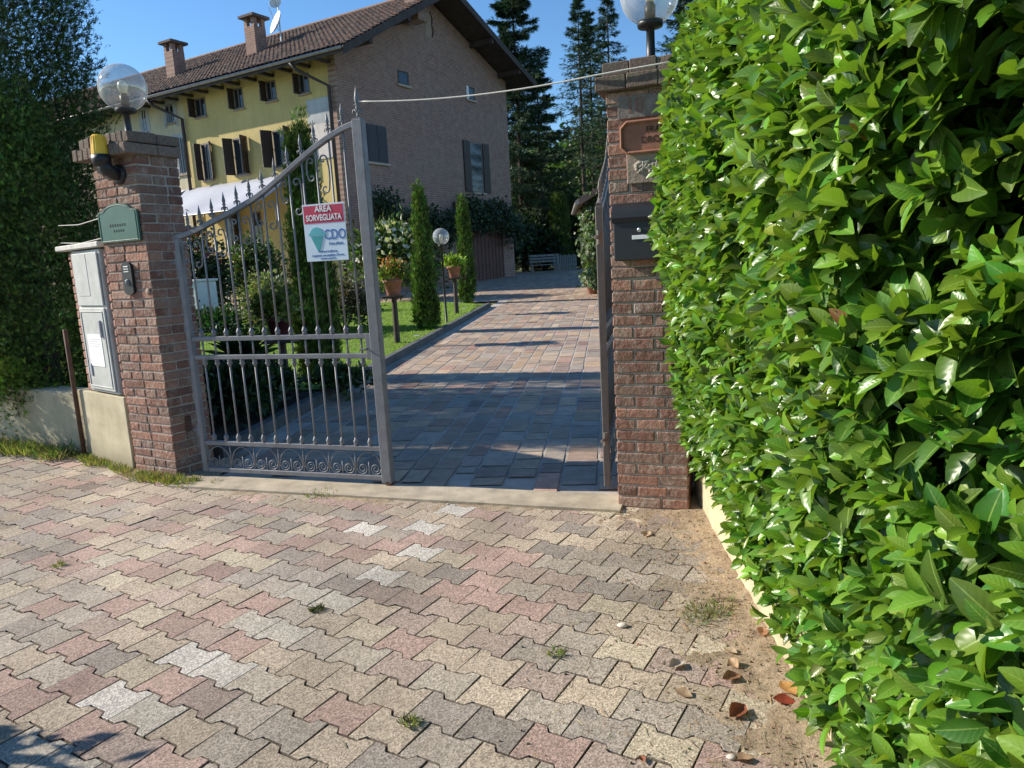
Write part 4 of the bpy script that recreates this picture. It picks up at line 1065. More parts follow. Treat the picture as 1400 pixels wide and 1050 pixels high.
spruce(put(816, 56), 56, 18.0, 2.4, 'thin twin spruce directly left of the brick pillar', 9000, seed=6, zb=6.5, gap=.35)
spruce(put(840, 50), 50, 17.2, 3.0, 'spruce half hidden by the brick pillar under the lamp', 9000, seed=7, zb=2)
spruce(put(940, 40), 40, 15.2, 3.1, 'pale spruce top showing above the laurel hedge', 11000, (.05, .085, .05), seed=8, zb=2)
def broadleaf(x, y, h, r, label, base, n=9000, size=.35, grp='broadleaf trees far behind the drive'):
    root = empty('broadleaf_tree', (x, y, gz(y))); tag(root, label, 'tree', grp); trunk(root, (0, 0, -.2), h * .6, .2, .06)
    bush('x', (0, 0, h * .6), (r, r, h * .46), n, size, base, L_bush, DIA, root, 34, .2, .3, .8, .7, pname='crown')
broadleaf(put(790, 62), 62, 7.5, 4.2, 'light green tree glowing between the spruce trunks', (.13, .20, .045))
broadleaf(put(830, 66), 66, 10, 5, 'mid green tree behind the ivy covered shed', (.09, .15, .035))
broadleaf(put(735, 58), 58, 6.5, 4, 'dark green tree low between gable and spruces', (.05, .09, .03))
broadleaf(put(775, 80), 80, 12, 6.5, 'pale distant tree beyond the spruce gap', (.12, .17, .08), 9000, .5)
broadleaf(put(870, 70), 70, 11, 6, 'rounded distant tree right of the spruce gap', (.08, .13, .04), 7000, .5)
broadleaf(put(690, 75), 75, 9, 6, 'distant tree hidden mostly by the brick gable', (.07, .12, .04), 7000, .5)

# ================================================================== THE FARMHOUSE
cp = at(458, 90, 26.0); HZ = gz(26) - .05
HG = Fr((cp.x, cp.y, 0), 31)          # x along gable, y along facade, facade at x=0, gable at y=0
GW, FL = 11.25, 34.0                 # gable width, facade length
EZ = 8.85; RZ = 11.9; ER = 9.75
house = empty('farmhouse', (cp.x, cp.y, 0), HG.rz); tag(house, 'yellow farmhouse with an old brick gable and tiled roof', 'house')
SPL = HG.hitx(257, 200)[0]
T_ = .35
MB().prism([(0, 0), (GW, 0), (GW, ER - .2), (GW / 2, RZ - .25), (0, EZ - .15)], 0, T_).build('gable_wall', M_gable, house)
MB().box(0, T_, T_, SPL, 0, EZ).build('facade_wall', M_facade, house)
MB().box(.03, T_, SPL, FL, 0, EZ).build('cream_facade_wall', M_cream, house)
MB().box(GW - T_, GW, T_, FL, 0, ER - .2).build('rear_wall', M_gable, house)
MB().prism([(T_, 0), (GW - T_, 0), (GW - T_, ER - .3), (GW / 2, RZ - .3), (T_, EZ)], FL - T_, FL).build('far_end_wall', M_gable, house)
# roof with rounded tiles in rows
ROOF = empty('roof'); ROOF.parent = house
OE, OG = .85, 1.15
slope = (RZ - EZ) / (GW / 2)
def roofz(x): return RZ - abs(x - GW / 2) * (slope if x < GW / 2 else (RZ - ER) / (GW / 2))
def tiled(x_e, x_r, name):
    # one slope, corrugated along y, stepped down the slope
    ny = int((FL + OG + .3) / .055); rows = 30
    V = []; ysr = np.linspace(-OG, FL + .3, ny)
    wave = np.abs(np.sin(ysr / .22 * math.pi)) * .075
    lv = []
    for i in range(rows):
        for e in (0, 1):
            t_ = (i + e) / rows; x = x_e + (x_r - x_e) * t_
            z = roofz(x) + (.055 if e == 0 else .0) + wave
            lv.append(np.stack([np.full(ny, x), ysr, z + rng.normal(0, .006, ny)], 1))
    V = np.concatenate(lv); n_l = len(lv)
    i = np.arange(n_l - 1)[:, None] * ny + np.arange(ny - 1)[None, :]
    Fc = np.stack([i, i + 1, i + ny + 1, i + ny], -1).reshape(-1)
    ti = rng.random((rows * 2 - 1, ny // 4 + 1)); ti = np.repeat(ti, 4, axis=1)[:, :ny - 1]
    pal = np.array([(.10, .062, .045), (.14, .08, .058), (.065, .05, .042), (.15, .108, .085), (.18, .10, .068)])
    T = pal[(ti * 5).astype(int).clip(0, 4)].reshape(-1, 3)
    return npmesh(name, V, Fc, np.full(len(Fc) // 4, 4), M_tile, ROOF, T)
tiled(-OE, GW / 2, 'front_tiles'); tiled(GW + OE, GW / 2, 'back_tiles')
mb = MB()
for (xa, xb) in ((-OE, GW / 2), (GW + OE, GW / 2)):
    mb.prism([(xa, roofz(xa) - .02), (xb, RZ - .02), (xb, RZ - .17), (xa, roofz(xa) - .17)], -OG, FL + .3)
mb.build('boarding', M_eave, ROOF)
mb = MB()
for (xa, xb) in ((-OE, GW / 2), (GW + OE, GW / 2)):
    mb.prism([(xa, roofz(xa) + .03), (xb, RZ + .03), (xb, RZ - .24), (xa, roofz(xa) - .24)], -OG - .05, -OG - .005)
mb.build('verge_board', M_eave, ROOF)
y = .2; mb = MB()
while y < FL: mb.box(-OE + .05, 0, y, y + .12, roofz(-OE) - .12, roofz(-OE) - .02); y += .9
mb.build('rafter_ends', M_eave, ROOF)
mb = MB(); mb.tube([(GW / 2, yy, RZ + .05) for yy in np.arange(-OG, FL, .5)], .10, 8, (.26, .16, .11)); mb.build('ridge_tiles', M_tile, ROOF, True)
for xx in (.6, GW - .6, 2.8, GW - 2.8, GW / 2):
    MB().box(xx - .09, xx + .09, -OG + .02, 0, roofz(xx) - .38, roofz(xx) - .175).build('purlin', M_eave, ROOF)
mb = MB(); mb.tube([(-OE - .06, yy, roofz(-OE) - .03) for yy in (-OG, FL)], .055, 8); mb.build('gutter', M_gutter, house, True)
ez = roofz(-OE) - .1
for yy in (.25, SPL + .0):
    MB().tube([(-OE - .05, yy + .9, ez), (-OE + .1, yy + .8, ez - .22), (-.12, yy, ez - .75), (-.12, yy, .3)], .065, 8).build('downpipe', M_pipe, house, True)
# chimneys
def chimney(px, py_base, yy, w_=.75, h_=1.5, xx=None):
    pass
def roof_point(px, py):
    # intersect ray with front slope
    r = ray(px, py); o_ = HG.O; A = r.dot(HG.ex); Z = r.z; c0_ = (CAM - o_).dot(HG.ex)
    # z = RZ - (GW/2 - x)*slope
    t_ = (RZ - (GW / 2 - c0_) * slope - CAM.z) / (Z - A * slope); P_ = CAM + r * t_ - o_
    return P_.dot(HG.ex), P_.dot(HG.ey), P_.z
for (px, py, ht) in ((352, 74, 1.35), (242, 105, 1.35), (568, 3, 1.1)):
    x, y, z = roof_point(px, py); s_ = .29
    ch = MB().cbox(x - s_, x + s_, y - s_, y + s_, z - .7, z + ht * .72, .01).build('chimney', M_gable, ROOF)
    for a_ in (-1, 1):
        for b_ in (-1, 1): MB().box(x + a_ * (s_ - .09) - .08, x + a_ * (s_ - .09) + .08, y + b_ * (s_ - .09) - .08, y + b_ * (s_ - .09) + .08, z + ht * .72 + .002, z + ht * .95).build('vent_post', M_gable, ch)
    mb = MB(); mb.cbox(x - s_ - .14, x + s_ + .14, y - s_ - .14, y + s_ + .14, z + ht * .95 + .002, z + ht * 1.03, .01, (.13, .10, .09)); mb.cbox(x - s_ * .6, x + s_ * .6, y - s_ * .6, y + s_ * .6, z + ht * 1.032, z + ht * 1.1, .01, (.13, .10, .09)); mb.build('cap', M_tile, ch)
x, y, z = roof_point(385, 60)
rt = empty('satellite_dish', HG.W(x, y, z), HG.rz); tag(rt, 'pair of small satellite dishes on a mast above the tiled roof', 'satellite dish')
mb = MB(); mb.tube([(0, 0, -.3), (0, 0, 1.85)], .028, 6); mb.build('mast', M_metal, rt)
for (zz, r_, rz_) in ((.75, .46, -.4), (1.45, .24, .5)):
    R_ = Matrix.Rotation(rz_, 3, 'Z') @ Matrix.Rotation(D(-68), 3, 'Y')
    d_ = MB().lathe([(.001, 0), (r_ * .4, .02), (r_ * .75, .07), (r_, .13), (r_ * 1.02, .125), (r_ * .75, .05), (.001, -.02)], (-.08, 0, zz), 20, M=R_, sy=1).build('dish', M_white, rt, True)
    q = Vector((-.08, 0, zz)) + R_ @ Vector((r_ * .9, 0, r_ * 1.1)); MB().tube([(-.08, 0, zz - r_ * .6), q], .014, 5).build('feed_arm', M_metal, rt)
# windows
def win_facade(px0, py0, px1, py1, shutters=None, surround=None, open_deg=0, bars=False, wall_x=0.0):
    ya, za = HG.hitx(px0, py0, wall_x); yb, zb_ = HG.hitx(px1, py1, wall_x); y0, y1 = min(ya, yb), max(ya, yb); z0, z1 = min(za, zb_), max(za, zb_)
    X = wall_x
    f = MB(); t_ = .055
    f.box(X - .012, X + .03, y0, y0 + t_, z0, z1); f.box(X - .012, X + .03, y1 - t_, y1, z0, z1); f.box(X - .010, X + .03, y0 + t_, y1 - t_, z0, z0 + t_); f.box(X - .010, X + .03, y0 + t_, y1 - t_, z1 - t_, z1); f.box(X - .008, X + .03, (y0 + y1) / 2 - .03, (y0 + y1) / 2 + .03, z0 + t_, z1 - t_)
    w_ = f.build('window', M_frame if not surround else M_panel, house)
    MB().box(X - .006, X + .02, y0 + t_, y1 - t_, z0 + t_, z1 - t_).build('pane', M_glass, w_)
    MB().cbox(X - .07, X + .0, y0 - .06, y1 + .06, z0 - .07, z0 - .005, .006).build('sill', M_relief, w_)
    if surround:
        g_ = MB(); s_ = .16; g_.box(X - .02, X, y0 - s_, y0 - .003, z0 - s_, z1 + s_); g_.box(X - .02, X, y1 + .003, y1 + s_, z0 - s_, z1 + s_); g_.box(X - .02, X, y0, y1, z1 + .003, z1 + s_); g_.build('surround', M_panel, w_)
    if bars:
        g_ = MB()
        for k in range(1, 4): g_.tube([(X - .05, y0 + (y1 - y0) * k / 4, z0), (X - .05, y0 + (y1 - y0) * k / 4, z1)], .014, 5)
        g_.build('bars', M_black, w_)
    if shutters:
        for sd_, ang in shutters:
            s0 = y0 if sd_ < 0 else y1; L = (y1 - y0) * .5
            # hinge at s0, swung ang degrees from the closed plane outwards
            a_ = D(ang); M4 = Matrix.Translation((X - .04, s0, 0)) @ Matrix.Rotation(0, 4, 'Z')
            dirv = Vector((-math.sin(a_), (1 if sd_ < 0 else -1) * math.cos(a_), 0))
            nv = Vector((-dirv.y, dirv.x, 0)); vs = []
            mb_ = MB()
            def slab(a0, a1, c0, c1, th0, th1):
                vs = [Vector((X - .04, s0, 0)) + dirv * aa + nv * tt + Vector((0, 0, cc)) for cc in (c0, c1) for tt in (th0, th1) for aa in (a0, a1)]
                mb_.add(vs, [(0, 2, 3, 1), (4, 5, 7, 6), (0, 1, 5, 4), (2, 6, 7, 3), (0, 4, 6, 2), (1, 3, 7, 5)])
            slab(0, L, z0, z1, -.02, .02)
            for (c0, c1) in ((z0, z0 + .1), (z1 - .1, z1), ((z0 + z1) / 2 - .04, (z0 + z1) / 2 + .04)): slab(.0, L, c0, c1, .0202, .034); slab(.0, L, c0, c1, -.034, -.0202)
            mb_.build('shutter', M_shutter, w_)
    return w_
for (a_, b_) in (((408, 102), (424, 126)), ((363, 112), (379, 136)), ((319, 122), (334, 147)), ((266, 136), (283, 158))):
    win_facade(*a_, *b_, shutters=((1, 88),) if a_[0] < 300 else ((1, 95),))
win_facade(225, 145, 240, 167, surround=True, bars=True, wall_x=.03); win_facade(192, 150, 203, 180, surround=True, wall_x=.03)
win_facade(240, 190, 257, 237, surround=True, bars=True, wall_x=.03)
win_facade(274, 197, 292, 245, shutters=((-1, 150), (1, 100)))
win_facade(318, 190, 342, 237, shutters=((-1, 110), (1, 110)))
win_facade(372, 179, 400, 226, shutters=((-1, 115), (1, 110)))
# ground floor openings under the awning
win_facade(306, 288, 330, 345, shutters=((-1, 120),)); win_facade(345, 290, 362, 340)
# fresco panels near the corner
y0, z1 = HG.hitx(419, 138); y1, z0 = HG.hitx(454, 166)
MB().cbox(-.03, -.002, min(y0, y1), max(y0, y1), z0, z1, .004).build('fresco', M_panel, house)
a_, b_ = HG.hitx(424, 170), HG.hitx(456, 215)
MB().cbox(-.028, -.002, min(a_[0], b_[0]), max(a_[0], b_[0]), b_[1], a_[1], .004).build('fresco', M_fresco, house)
def win_gable(px0, py0, px1, py1, mat_sh=M_shutg, shut=True, name='window', split=False):
    xa, za = HG.hit(px0, py0); xb, zb_ = HG.hit(px1, py1); z0, z1 = min(za, zb_), max(za, zb_)
    t_ = .06; f = MB(); f.box(xa, xa + t_, -.014, .03, z0, z1); f.box(xb - t_, xb, -.014, .03, z0, z1); f.box(xa + t_, xb - t_, -.012, .03, z0, z0 + t_); f.box(xa + t_, xb - t_, -.012, .03, z1 - t_, z1)
    w_ = f.build(name, M_frame if not split else M_dark, house); MB().box(xa + t_, xb - t_, -.006, .03, z0 + t_, z1 - t_).build('pane', M_glass, w_)
    MB().cbox(xa - .08, xb + .08, -.09, -.0, z0 - .09, z0 - .005, .01).build('sill', M_relief2, w_)
    return w_, xa, xb, z0, z1
w_, xa, xb, z0, z1 = win_gable(543, 95, 559, 118, split=True); w_, xa, xb, z0, z1 = win_gable(637, 117, 649, 138, split=True)
MB().cbox(xa - .02, xa + .16, -.03, -.015, z0, z1, .004).build('open_sash', M_white, w_)
w_, xa, xb, z0, z1 = win_gable(499, 169, 530, 224)
xm = (xa + xb) / 2
for (p_, q_) in ((xa, xm - .01), (xm + .01, xb)):
    mb = MB(); mb.cbox(p_, q_, -.06, -.02, z0, z1, .004)
    for k in range(14): zz = z0 + .08 + (z1 - z0 - .16) * k / 14; mb.box(p_ + .06, q_ - .06, -.07, -.061, zz, zz + .035)
    mb.build('shutter', M_shutg, w_)
w_, xa, xb, z0, z1 = win_gable(641, 193, 662, 264)
L = (xb - xa) * .52
for (p_, q_) in ((xa - L, xa - .01), (xb + .01, xb + L)):
    mb = MB(); mb.cbox(p_, q_, -.06, -.02, z0, z1, .004)
    for k in range(3):
        zz = z0 + .05 + (z1 - z0) * k / 3; mb.box(p_ + .05, q_ - .05, -.072, -.061, zz, zz + .07)
    mb.build('shutter', M_shutter, w_)
# garage door under the vine
xa, zt = HG.hit(640, 305); xb, zb_ = HG.hit(690, 376); z0 = gz(33)
f = MB().box(xa, xb, -.02, .02, z0 - .2, z0 + 2.6).build('garage_door', M_garage, house)
mb = MB(); k = 0
while xa + k * .3 < xb: mb.box(xa + k * .3, xa + k * .3 + .02, -.035, -.021, z0 - .2, z0 + 2.6); k += 1
mb.build('battens', M_dark, f)
# crack below the ridge
x_, z_ = HG.hit(590, 35); MB().tube([(x_ - .1, -.01, z_ + .5), (x_ + .05, -.01, z_ + .25), (x_ - .02, -.01, z_), (x_ + .08, -.01, z_ - .2), (x_ - .05, -.01, z_ - .45)], .035, 5).build('crack', M_dark, house)
mb = MB(); mb.cbox(x_ - .45, x_ - .03, -.012, .0, z_ - .5, z_ + .55, .004); mb.build('plaster_patch', M_relief, house)

# vine over the garage
pa = HG.W(HG.hit(525, 285)[0], -.4, 0); pb = HG.W(HG.hit(690, 290)[0], -.4, 0)
root = empty('climbing_vine', HG.W(6, -.3, 3.0), HG.rz); tag(root, 'dark climbing vine along the gable above the garage door', 'vine')
nn_ = 8000; xx = rng.uniform(-5.0, 5.0, nn_); zc = .15 + .35 * np.sin(xx * .8) + .2 * np.sin(xx * 2.3)
Pv = np.stack([xx, -.25 + .35 * rng.normal(0, .6, nn_), zc + rng.normal(0, .34, nn_).clip(-.8, .7)], 1)
scatter('foliage', *DIA, Pv, rng.normal(0, 1, (nn_, 3)) + np.array([0, -.3, -.5]), rng.normal(0, .6, (nn_, 3)) + np.array([0, -1, .5]), .12 * (.6 + .8 * rng.random(nn_)), tints(nn_, (.035, .065, .025), .3), L_bush, root)
mb = MB(); mb.tube([(-4.5, .1, -3), (-4.2, .05, -1), (-3.5, 0, 0), (0, 0, .2), (4.5, 0, .2)], [.06, .05, .04, .04, .02], 6); mb.build('stem', M_bark, root)

# awning on the facade
ya, za = HG.hitx(262, 262); yb, zb_ = HG.hitx(397, 228); AZt = 4.75
rt = empty('awning', HG.O, HG.rz); tag(rt, 'white cloth awning stretched out from the yellow facade', 'awning')
ys_ = np.linspace(yb - .1, ya + .5, 24); mb = MB(); vs = []
rows_ = 8
for i in range(rows_ + 1):
    t_ = i / rows_
    for y in ys_: vs.append((-.06 - 2.9 * t_, y, AZt + .15 - 1.35 * t_ - .22 * math.sin(math.pi * t_) + .05 * math.sin(y * 2.2) * math.sin(math.pi * t_)))
fs = [[i * 24 + j, i * 24 + j + 1, (i + 1) * 24 + j + 1, (i + 1) * 24 + j] for i in range(rows_) for j in range(23)]
mb.add(vs, fs)
n0 = len(vs); mb.build('cloth', M_awn, rt, True).modifiers.new('s', 'SOLIDIFY').thickness = .01
mb = MB(); zf = AZt - 1.2
for y in (yb - .1, ya + .2): mb.tube([(-2.96, y, .2), (-2.96, y, zf - .03)], .035, 8); mb.tube([(-2.96, y, zf - .03), (-.05, y, AZt + .12)], .025, 6)
mb.tube([(-2.96, yb - .1, zf - .03), (-2.96, ya + .2, zf - .03)], .03, 6); mb.build('frame', M_black, rt)

# terrace balustrade before the facade
rt = empty('balustrade', HG.W(-3.6, 2.0, gz(26)), HG.rz); tag(rt, 'cream balustrade with slim balusters before the farmhouse', 'balustrade')
mb = MB(); mb.cbox(-.12, .12, 0, 4.5, .85, 1.0, .01); mb.build('handrail', M_bal, rt)
mb = MB()
for k in range(30): mb.lathe([(.05, 0), (.03, .1), (.055, .35), (.03, .7), (.05, .85)], (0, .1 + k * .15, 0), 6)
mb.build('balusters', M_bal, rt); MB().cbox(-.14, .14, 0, 4.5, -.25, 0, .01).build('plinth', M_terra, rt)

# ================================================================== GARDEN
def pot_profile(r, h): return [(r * .62, 0), (r * .66, .01), (r * .86, h * .8), (r * 1.0, h * .8), (r * 1.02, h), (r * .9, h), (r * .85, h * .86)]
def stand(px, py, hgt, potr, poth, lab_s, lab_p, lab_f, fol, cat='plant', flower=None, potmat=M_terra, base=None):
    p = G(px, py) if base is None else base; z = p.z
    s = empty('plant_stand', p); tag(s, lab_s, 'plant stand', 'dark plant stands along the lawn')
    mb = MB(); mb.lathe([(.055, -.05), (.05, 0), (.042, hgt - .03), (.042, hgt - .02)], n=12); mb.build('post', M_dark, s, True)
    MB().cbox(-.17, .17, -.17, .17, hgt - .02, hgt + .012, .006).build('shelf', M_dark, s)
    q = empty('flower_pot', (p.x, p.y, p.z + hgt + .013)); tag(q, lab_p, 'flower pot', 'potted plants')
    MB().lathe(pot_profile(potr, poth), n=24).build('pot', potmat, q, True)
    bush('x', (0, 0, poth + .10), (potr * 1.25, potr * 1.25, .17), 900, .07, fol, L_bush, DIA, q, 14, .5, .3, .7, .55, pname='foliage', flat=poth * .6)
    MB().lathe([(.001, poth * .8), (potr * .84, poth * .82)], n=16).build('soil', M_soil, q)
    if flower: 
        nf = 90; P_ = rng.normal(0, 1, (nf, 3)) * np.array([potr * .75, potr * .75, .08]) + np.array([0, 0, poth + .22])
        scatter('flowers', *DIA, P_, rng.normal(0, 1, (nf, 3)), rng.normal(0, 1, (nf, 3)) + np.array([0, 0, 1]), np.full(nf, .05), tints(nf, flower, .2), L_bush, q)
    return p
st_ = .83
stand(544, 475, .83, .165, .26, 'dark post stand nearest the gate stile on the lawn', 'terracotta pot with orange flowers on the nearer post stand', '', (.16, .22, .05), flower=(.55, .20, .05))
stand(625, 433, .86, .16, .26, 'dark post stand between the two slender cypresses', 'terracotta pot of lime green leaves between the two slender cypresses', '', (.22, .32, .04))
pm = at(391, 520, 7.9); pm.z = gz(7.9) + .05
stand(0, 0, .62, .15, .24, 'dark post stand behind the bars of the iron leaf', 'maroon pot seen through the bars of the iron leaf', '', (.14, .18, .04), potmat=M_plastic, base=pm)
# pole lamp on the lawn
p = G(611, 445); rt = empty('garden_lamp', p); tag(rt, 'black pole lamp with clear globe standing on the lawn', 'lamp')
MB().lathe([(.05, -.05), (.045, .03), (.024, .05), (.022, 1.55), (.05, 1.56), (.07, 1.60), (.05, 1.62)], n=12).build('pole', M_black, rt, True)
r = .165; zc = 1.62 + r * .9
MB().lathe([(r * math.sin(a), zc - r * math.cos(a)) for a in np.linspace(.42, math.pi - .001, 20)], n=32).build('globe', M_globe, rt, True)
MB().lathe([(.02, 1.62), (.035, zc), (.03, zc + .04), (.001, zc + .05)], n=12).build('bulb', M_bulbw, rt, True)
# low white marker lights
for (px, py, lab) in ((571, 465, 'small white marker light at the foot of the nearer slender cypress'), (635, 426, 'small white marker light at the foot of the farther slender cypress')):
    p = G(px, py); rt = empty('marker_light', p); tag(rt, lab, 'garden light', 'white marker lights')
    MB().cbox(-.045, .045, -.03, .03, 0, .07, .004).build('body', M_white, rt); MB().cbox(-.02, .02, -.02, .02, -.12, .0, .002).build('stake', M_white, rt)
    MB().cbox(-.05, .05, -.034, .034, .071, .085, .004).build('hood', M_white, rt)
# shrubs
def shrub(px, py, Y, rx, rz_, n, size, tint, label, mat=L_bush, fl=None, clumps=26, name='garden_shrub', cat='shrub', grp=None, w=.5):
    p = at(px, py, Y); p.z = gz(Y) + .06; root = empty(name, p); tag(root, label, cat, grp)
    bush('x', (0, 0, rz_ * .95), (rx, rx * .9, rz_), n, size, tint, mat, DIA, root, clumps, .3, .3, w=w)
    mb = MB()
    for k in range(5): a = k * 1.26; mb.tube([(0.03 * math.cos(a), .03 * math.sin(a), 0), (rx * .5 * math.cos(a), rx * .5 * math.sin(a), rz_ * 1.1)], [.02, .008], 5)
    mb.build('stems', M_bark, root)
    if fl:
        nf = 260; dd = unit(rng.normal(0, 1, (nf, 3))); dd[:, 2] = np.abs(dd[:, 2]); P_ = dd * np.array([rx, rx, rz_]) * 1.03 + np.array([0, 0, rz_ * .95])
        scatter('blossom', *DIA, P_, rng.normal(0, 1, (nf, 3)), dd + rng.normal(0, .4, (nf, 3)), np.full(nf, size * .8), tints(nf, fl, .12, .05), L_bush, root)
shrub(541, 400, 22.5, 1.15, 1.15, 5000, .22, (.07, .12, .035), 'rounded oleander with white blossom against the brick gable', fl=(.62, .60, .52), w=.3)
shrub(372, 430, 13.5, .42, .62, 3500, .075, (.20, .22, .12), 'pale variegated shrub on the lawn left of the tall cypress')
shrub(410, 425, 14.5, .55, .48, 3600, .08, (.24, .24, .06), 'yellow green variegated shrub behind the maroon pot')
shrub(468, 428, 14.2, .55, .5, 3800, .075, (.12, .11, .07), 'brownish low shrub between the tall cypress and the gate stile')
shrub(352, 400, 19, .55, 1.0, 3500, .12, (.07, .11, .045), 'upright grey green shrub before the farmhouse wall')
shrub(258, 380, 17, .7, 1.15, 4200, .13, (.045, .07, .035), 'dark shrub with reddish tips left behind the gate', fl=(.20, .05, .05))
shrub(292, 560, 6.9, .50, .24, 3600, .09, (.03, .055, .02), 'dark leafy plant in the shaded bed just behind the gate', grp=None)
shrub(345, 560, 7.6, .38, .20, 2000, .10, (.04, .075, .025), 'low dark plant in the shaded bed beneath the maroon pot')
shrub(470, 560, 7.9, .26, .14, 900, .08, (.05, .09, .03), 'small plant at the bed corner beside the drive')
# palm-like spiky plant
p = at(335, 520, 8.3); p.z = gz(8.3) + .06
rt = empty('spiky_plant', p); tag(rt, 'spiky dark leaved plant rising above the bed behind the gate rails', 'plant')
nn_ = 70; a = rng.uniform(0, 6.28, nn_); e = rng.uniform(.2, 1.4, nn_)
d = np.stack([np.cos(a) * np.cos(e), np.sin(a) * np.cos(e), np.sin(e)], 1)
scatter('leaves', LV, LF, np.zeros((nn_, 3)) + np.array([0, 0, .28]), d, rng.normal(0, .3, (nn_, 3)) + np.array([0, 0, 1]), np.stack([np.full(nn_, .09), .36 + .14 * rng.random(nn_), np.full(nn_, .4)], 1), tints(nn_, (.04, .07, .02), .3), L_bush, rt)
MB().tube([(0, 0, -.05), (0, 0, .3)], .03, 7).build('stem', M_bark, rt)
# white storage box
p = at(262, 405, 15.5); p.z = gz(15.5) + .07
rt = empty('storage_cabinet', p, D(-18)); tag(rt, 'plain white storage cabinet on the lawn behind the left pillar', 'cabinet')
MB().cbox(-.42, .42, -.3, .3, .0, 1.05, .02).build('body', M_white, rt); MB().cbox(-.45, .45, -.33, .33, 1.052, 1.10, .01).build('lid', M_white, rt)
shrub(297, 430, 14.6, .75, .26, 3200, .08, (.03, .08, .03), 'low clipped dark green hedge in front of the white cabinet', clumps=60)
# dark railing fence in garden
rt = empty('wire_fence', at(300, 415, 18.5), 0); rt.location.z = gz(18.5); tag(rt, 'dark green wire panel fence across the back of the lawn', 'fence')
for k in range(7): MB().tube([(-3 + k * .7, 0, 0), (-3 + k * .7, 0, 1.15)], .025, 6).build('post', M_greend, rt)
mb = MB()
for k in range(8): mb.tube([(-3, 0, .12 + k * .14), (1.2, 0, .12 + k * .14)], .008, 4)
for k in range(60): mb.tube([(-3 + k * .07, 0, .1), (-3 + k * .07, 0, 1.12)], .005, 4)
mb.build('mesh_panel', M_greend, rt)

# far end of the drive: bench, paling fence, hedge, shed, pot
p = at(746, 372, 36); p.z = gz(36)
rt = empty('park_bench', p, D(6)); tag(rt, 'weathered slatted bench in the shade at the end of the drive', 'bench')
mb = MB(); [mb.cbox(-.75, .75, -.25 + k * .11, -.16 + k * .11, .43, .46, .004) for k in range(5)]; mb.build('seat', M_benchw, rt)
mb = MB(); [mb.cbox(-.75, .75, .32, .345, .56 + k * .14, .66 + k * .14, .004) for k in range(3)]; mb.build('backrest', M_benchw, rt)
for a_ in (-.65, .65):
    for b_ in (-.2, .3): MB().cbox(a_ - .03, a_ + .03, b_ - .03, b_ + .03, 0, .43 if b_ < 0 else .95, .004).build('leg', M_benchw, rt)
p = at(768, 372, 38.0); p.z = gz(38)
rt = empty('paling_fence', p, 0); tag(rt, 'short grey paling fence right of the bench', 'fence')
mb = MB(); [mb.cbox(-.4 + k * .11, -.4 + k * .11 + .085, 0, .025, 0, .80 + .05 * (k % 2), .004) for k in range(11)]; mb.build('palings', M_benchw, rt)
MB().cbox(-.42, .80, .03, .06, .3, .37, .004).build('rail', M_benchw, rt)
for (px, Y_, rx, rz_, c_, lab) in ((705, 41, 2.2, 1.3, (.03, .055, .02), 'dark hedge mass behind the plaza beside the gable'), (735, 43, 2.4, 1.5, (.035, .06, .022), 'dark bushy hedge directly behind the bench'), (800, 43, 1.5, .9, (.06, .10, .03), 'mid green bush right of the columnar conifers'), (812, 46, 2.0, 1.5, (.10, .15, .04), 'sunlit bush behind the ivy covered shed')):
    shrub(px, 370, Y_, rx, rz_, 6000, .28, c_, lab, grp='bushes at the end of the drive', clumps=40)
SH = Fr((2.75, 19.5, gz(20)), 4)      # shed: x runs away from camera, visible wall faces left
rt = empty('garden_shed', SH.O, SH.rz); tag(rt, 'small brick shed with a sloping tiled roof beside the drive', 'shed')
MB().box(0, 4, -2.6, 0, 0, 2.55).build('walls', M_gable, rt)
mb = MB(); x_, zt_ = 0, 0
mb.prism([(.75, 2.42), (-1.3, 3.45), (-1.3, 3.62), (.80, 2.56)], -.5, 4.4, (.2, .13, .10), plane='yz'); mb.build('roof', M_tile, rt)
mb = MB(); mb.tube([(-.45, .82, 2.48), (4.4, .82, 2.48)], .06, 8); mb.build('gutter', M_gutter, rt)
MB().prism([(-.05, .0 + 2.5), (-1.3, 3.3), (-2.6, 2.5)], .0, .12, plane='yz').build('gable', M_gable, rt)
root = empty('ivy', SH.W(0, .1, 0), SH.rz); tag(root, 'glossy ivy covering the shed wall beside the drive', 'ivy')
nn_ = 9000; Pv = np.stack([rng.uniform(-.5, 3, nn_), .08 + np.abs(rng.normal(0, .18, nn_)), rng.uniform(.3, 2.75, nn_)], 1)
scatter('foliage', *DIA, Pv, rng.normal(0, 1, (nn_, 3)) + np.array([0, .3, -.6]), rng.normal(0, .5, (nn_, 3)) + np.array([-.4, 1, .4]), .12 * (.6 + .8 * rng.random(nn_)), tints(nn_, (.085, .13, .05), .3), L_bush, root)
MB().tube([(0, 0, 0), (.3, .05, 1.2), (.1, .05, 2.5)], .03, 6).build('stem', M_bark, root)
p = G(810, 402); q = empty('flower_pot', p); tag(q, 'terracotta pot standing on the ground beside the open leaf far down the drive', 'flower pot', 'potted plants')
MB().lathe(pot_profile(.2, .36), n=24).build('pot', M_terra, q, True); MB().lathe([(.001, .3), (.17, .3)], n=16).build('soil', M_soil, q)
bush('x', (0, 0, .45), (.22, .22, .15), 500, .08, (.08, .13, .05), L_bush, DIA, q, 10, flat=.25)

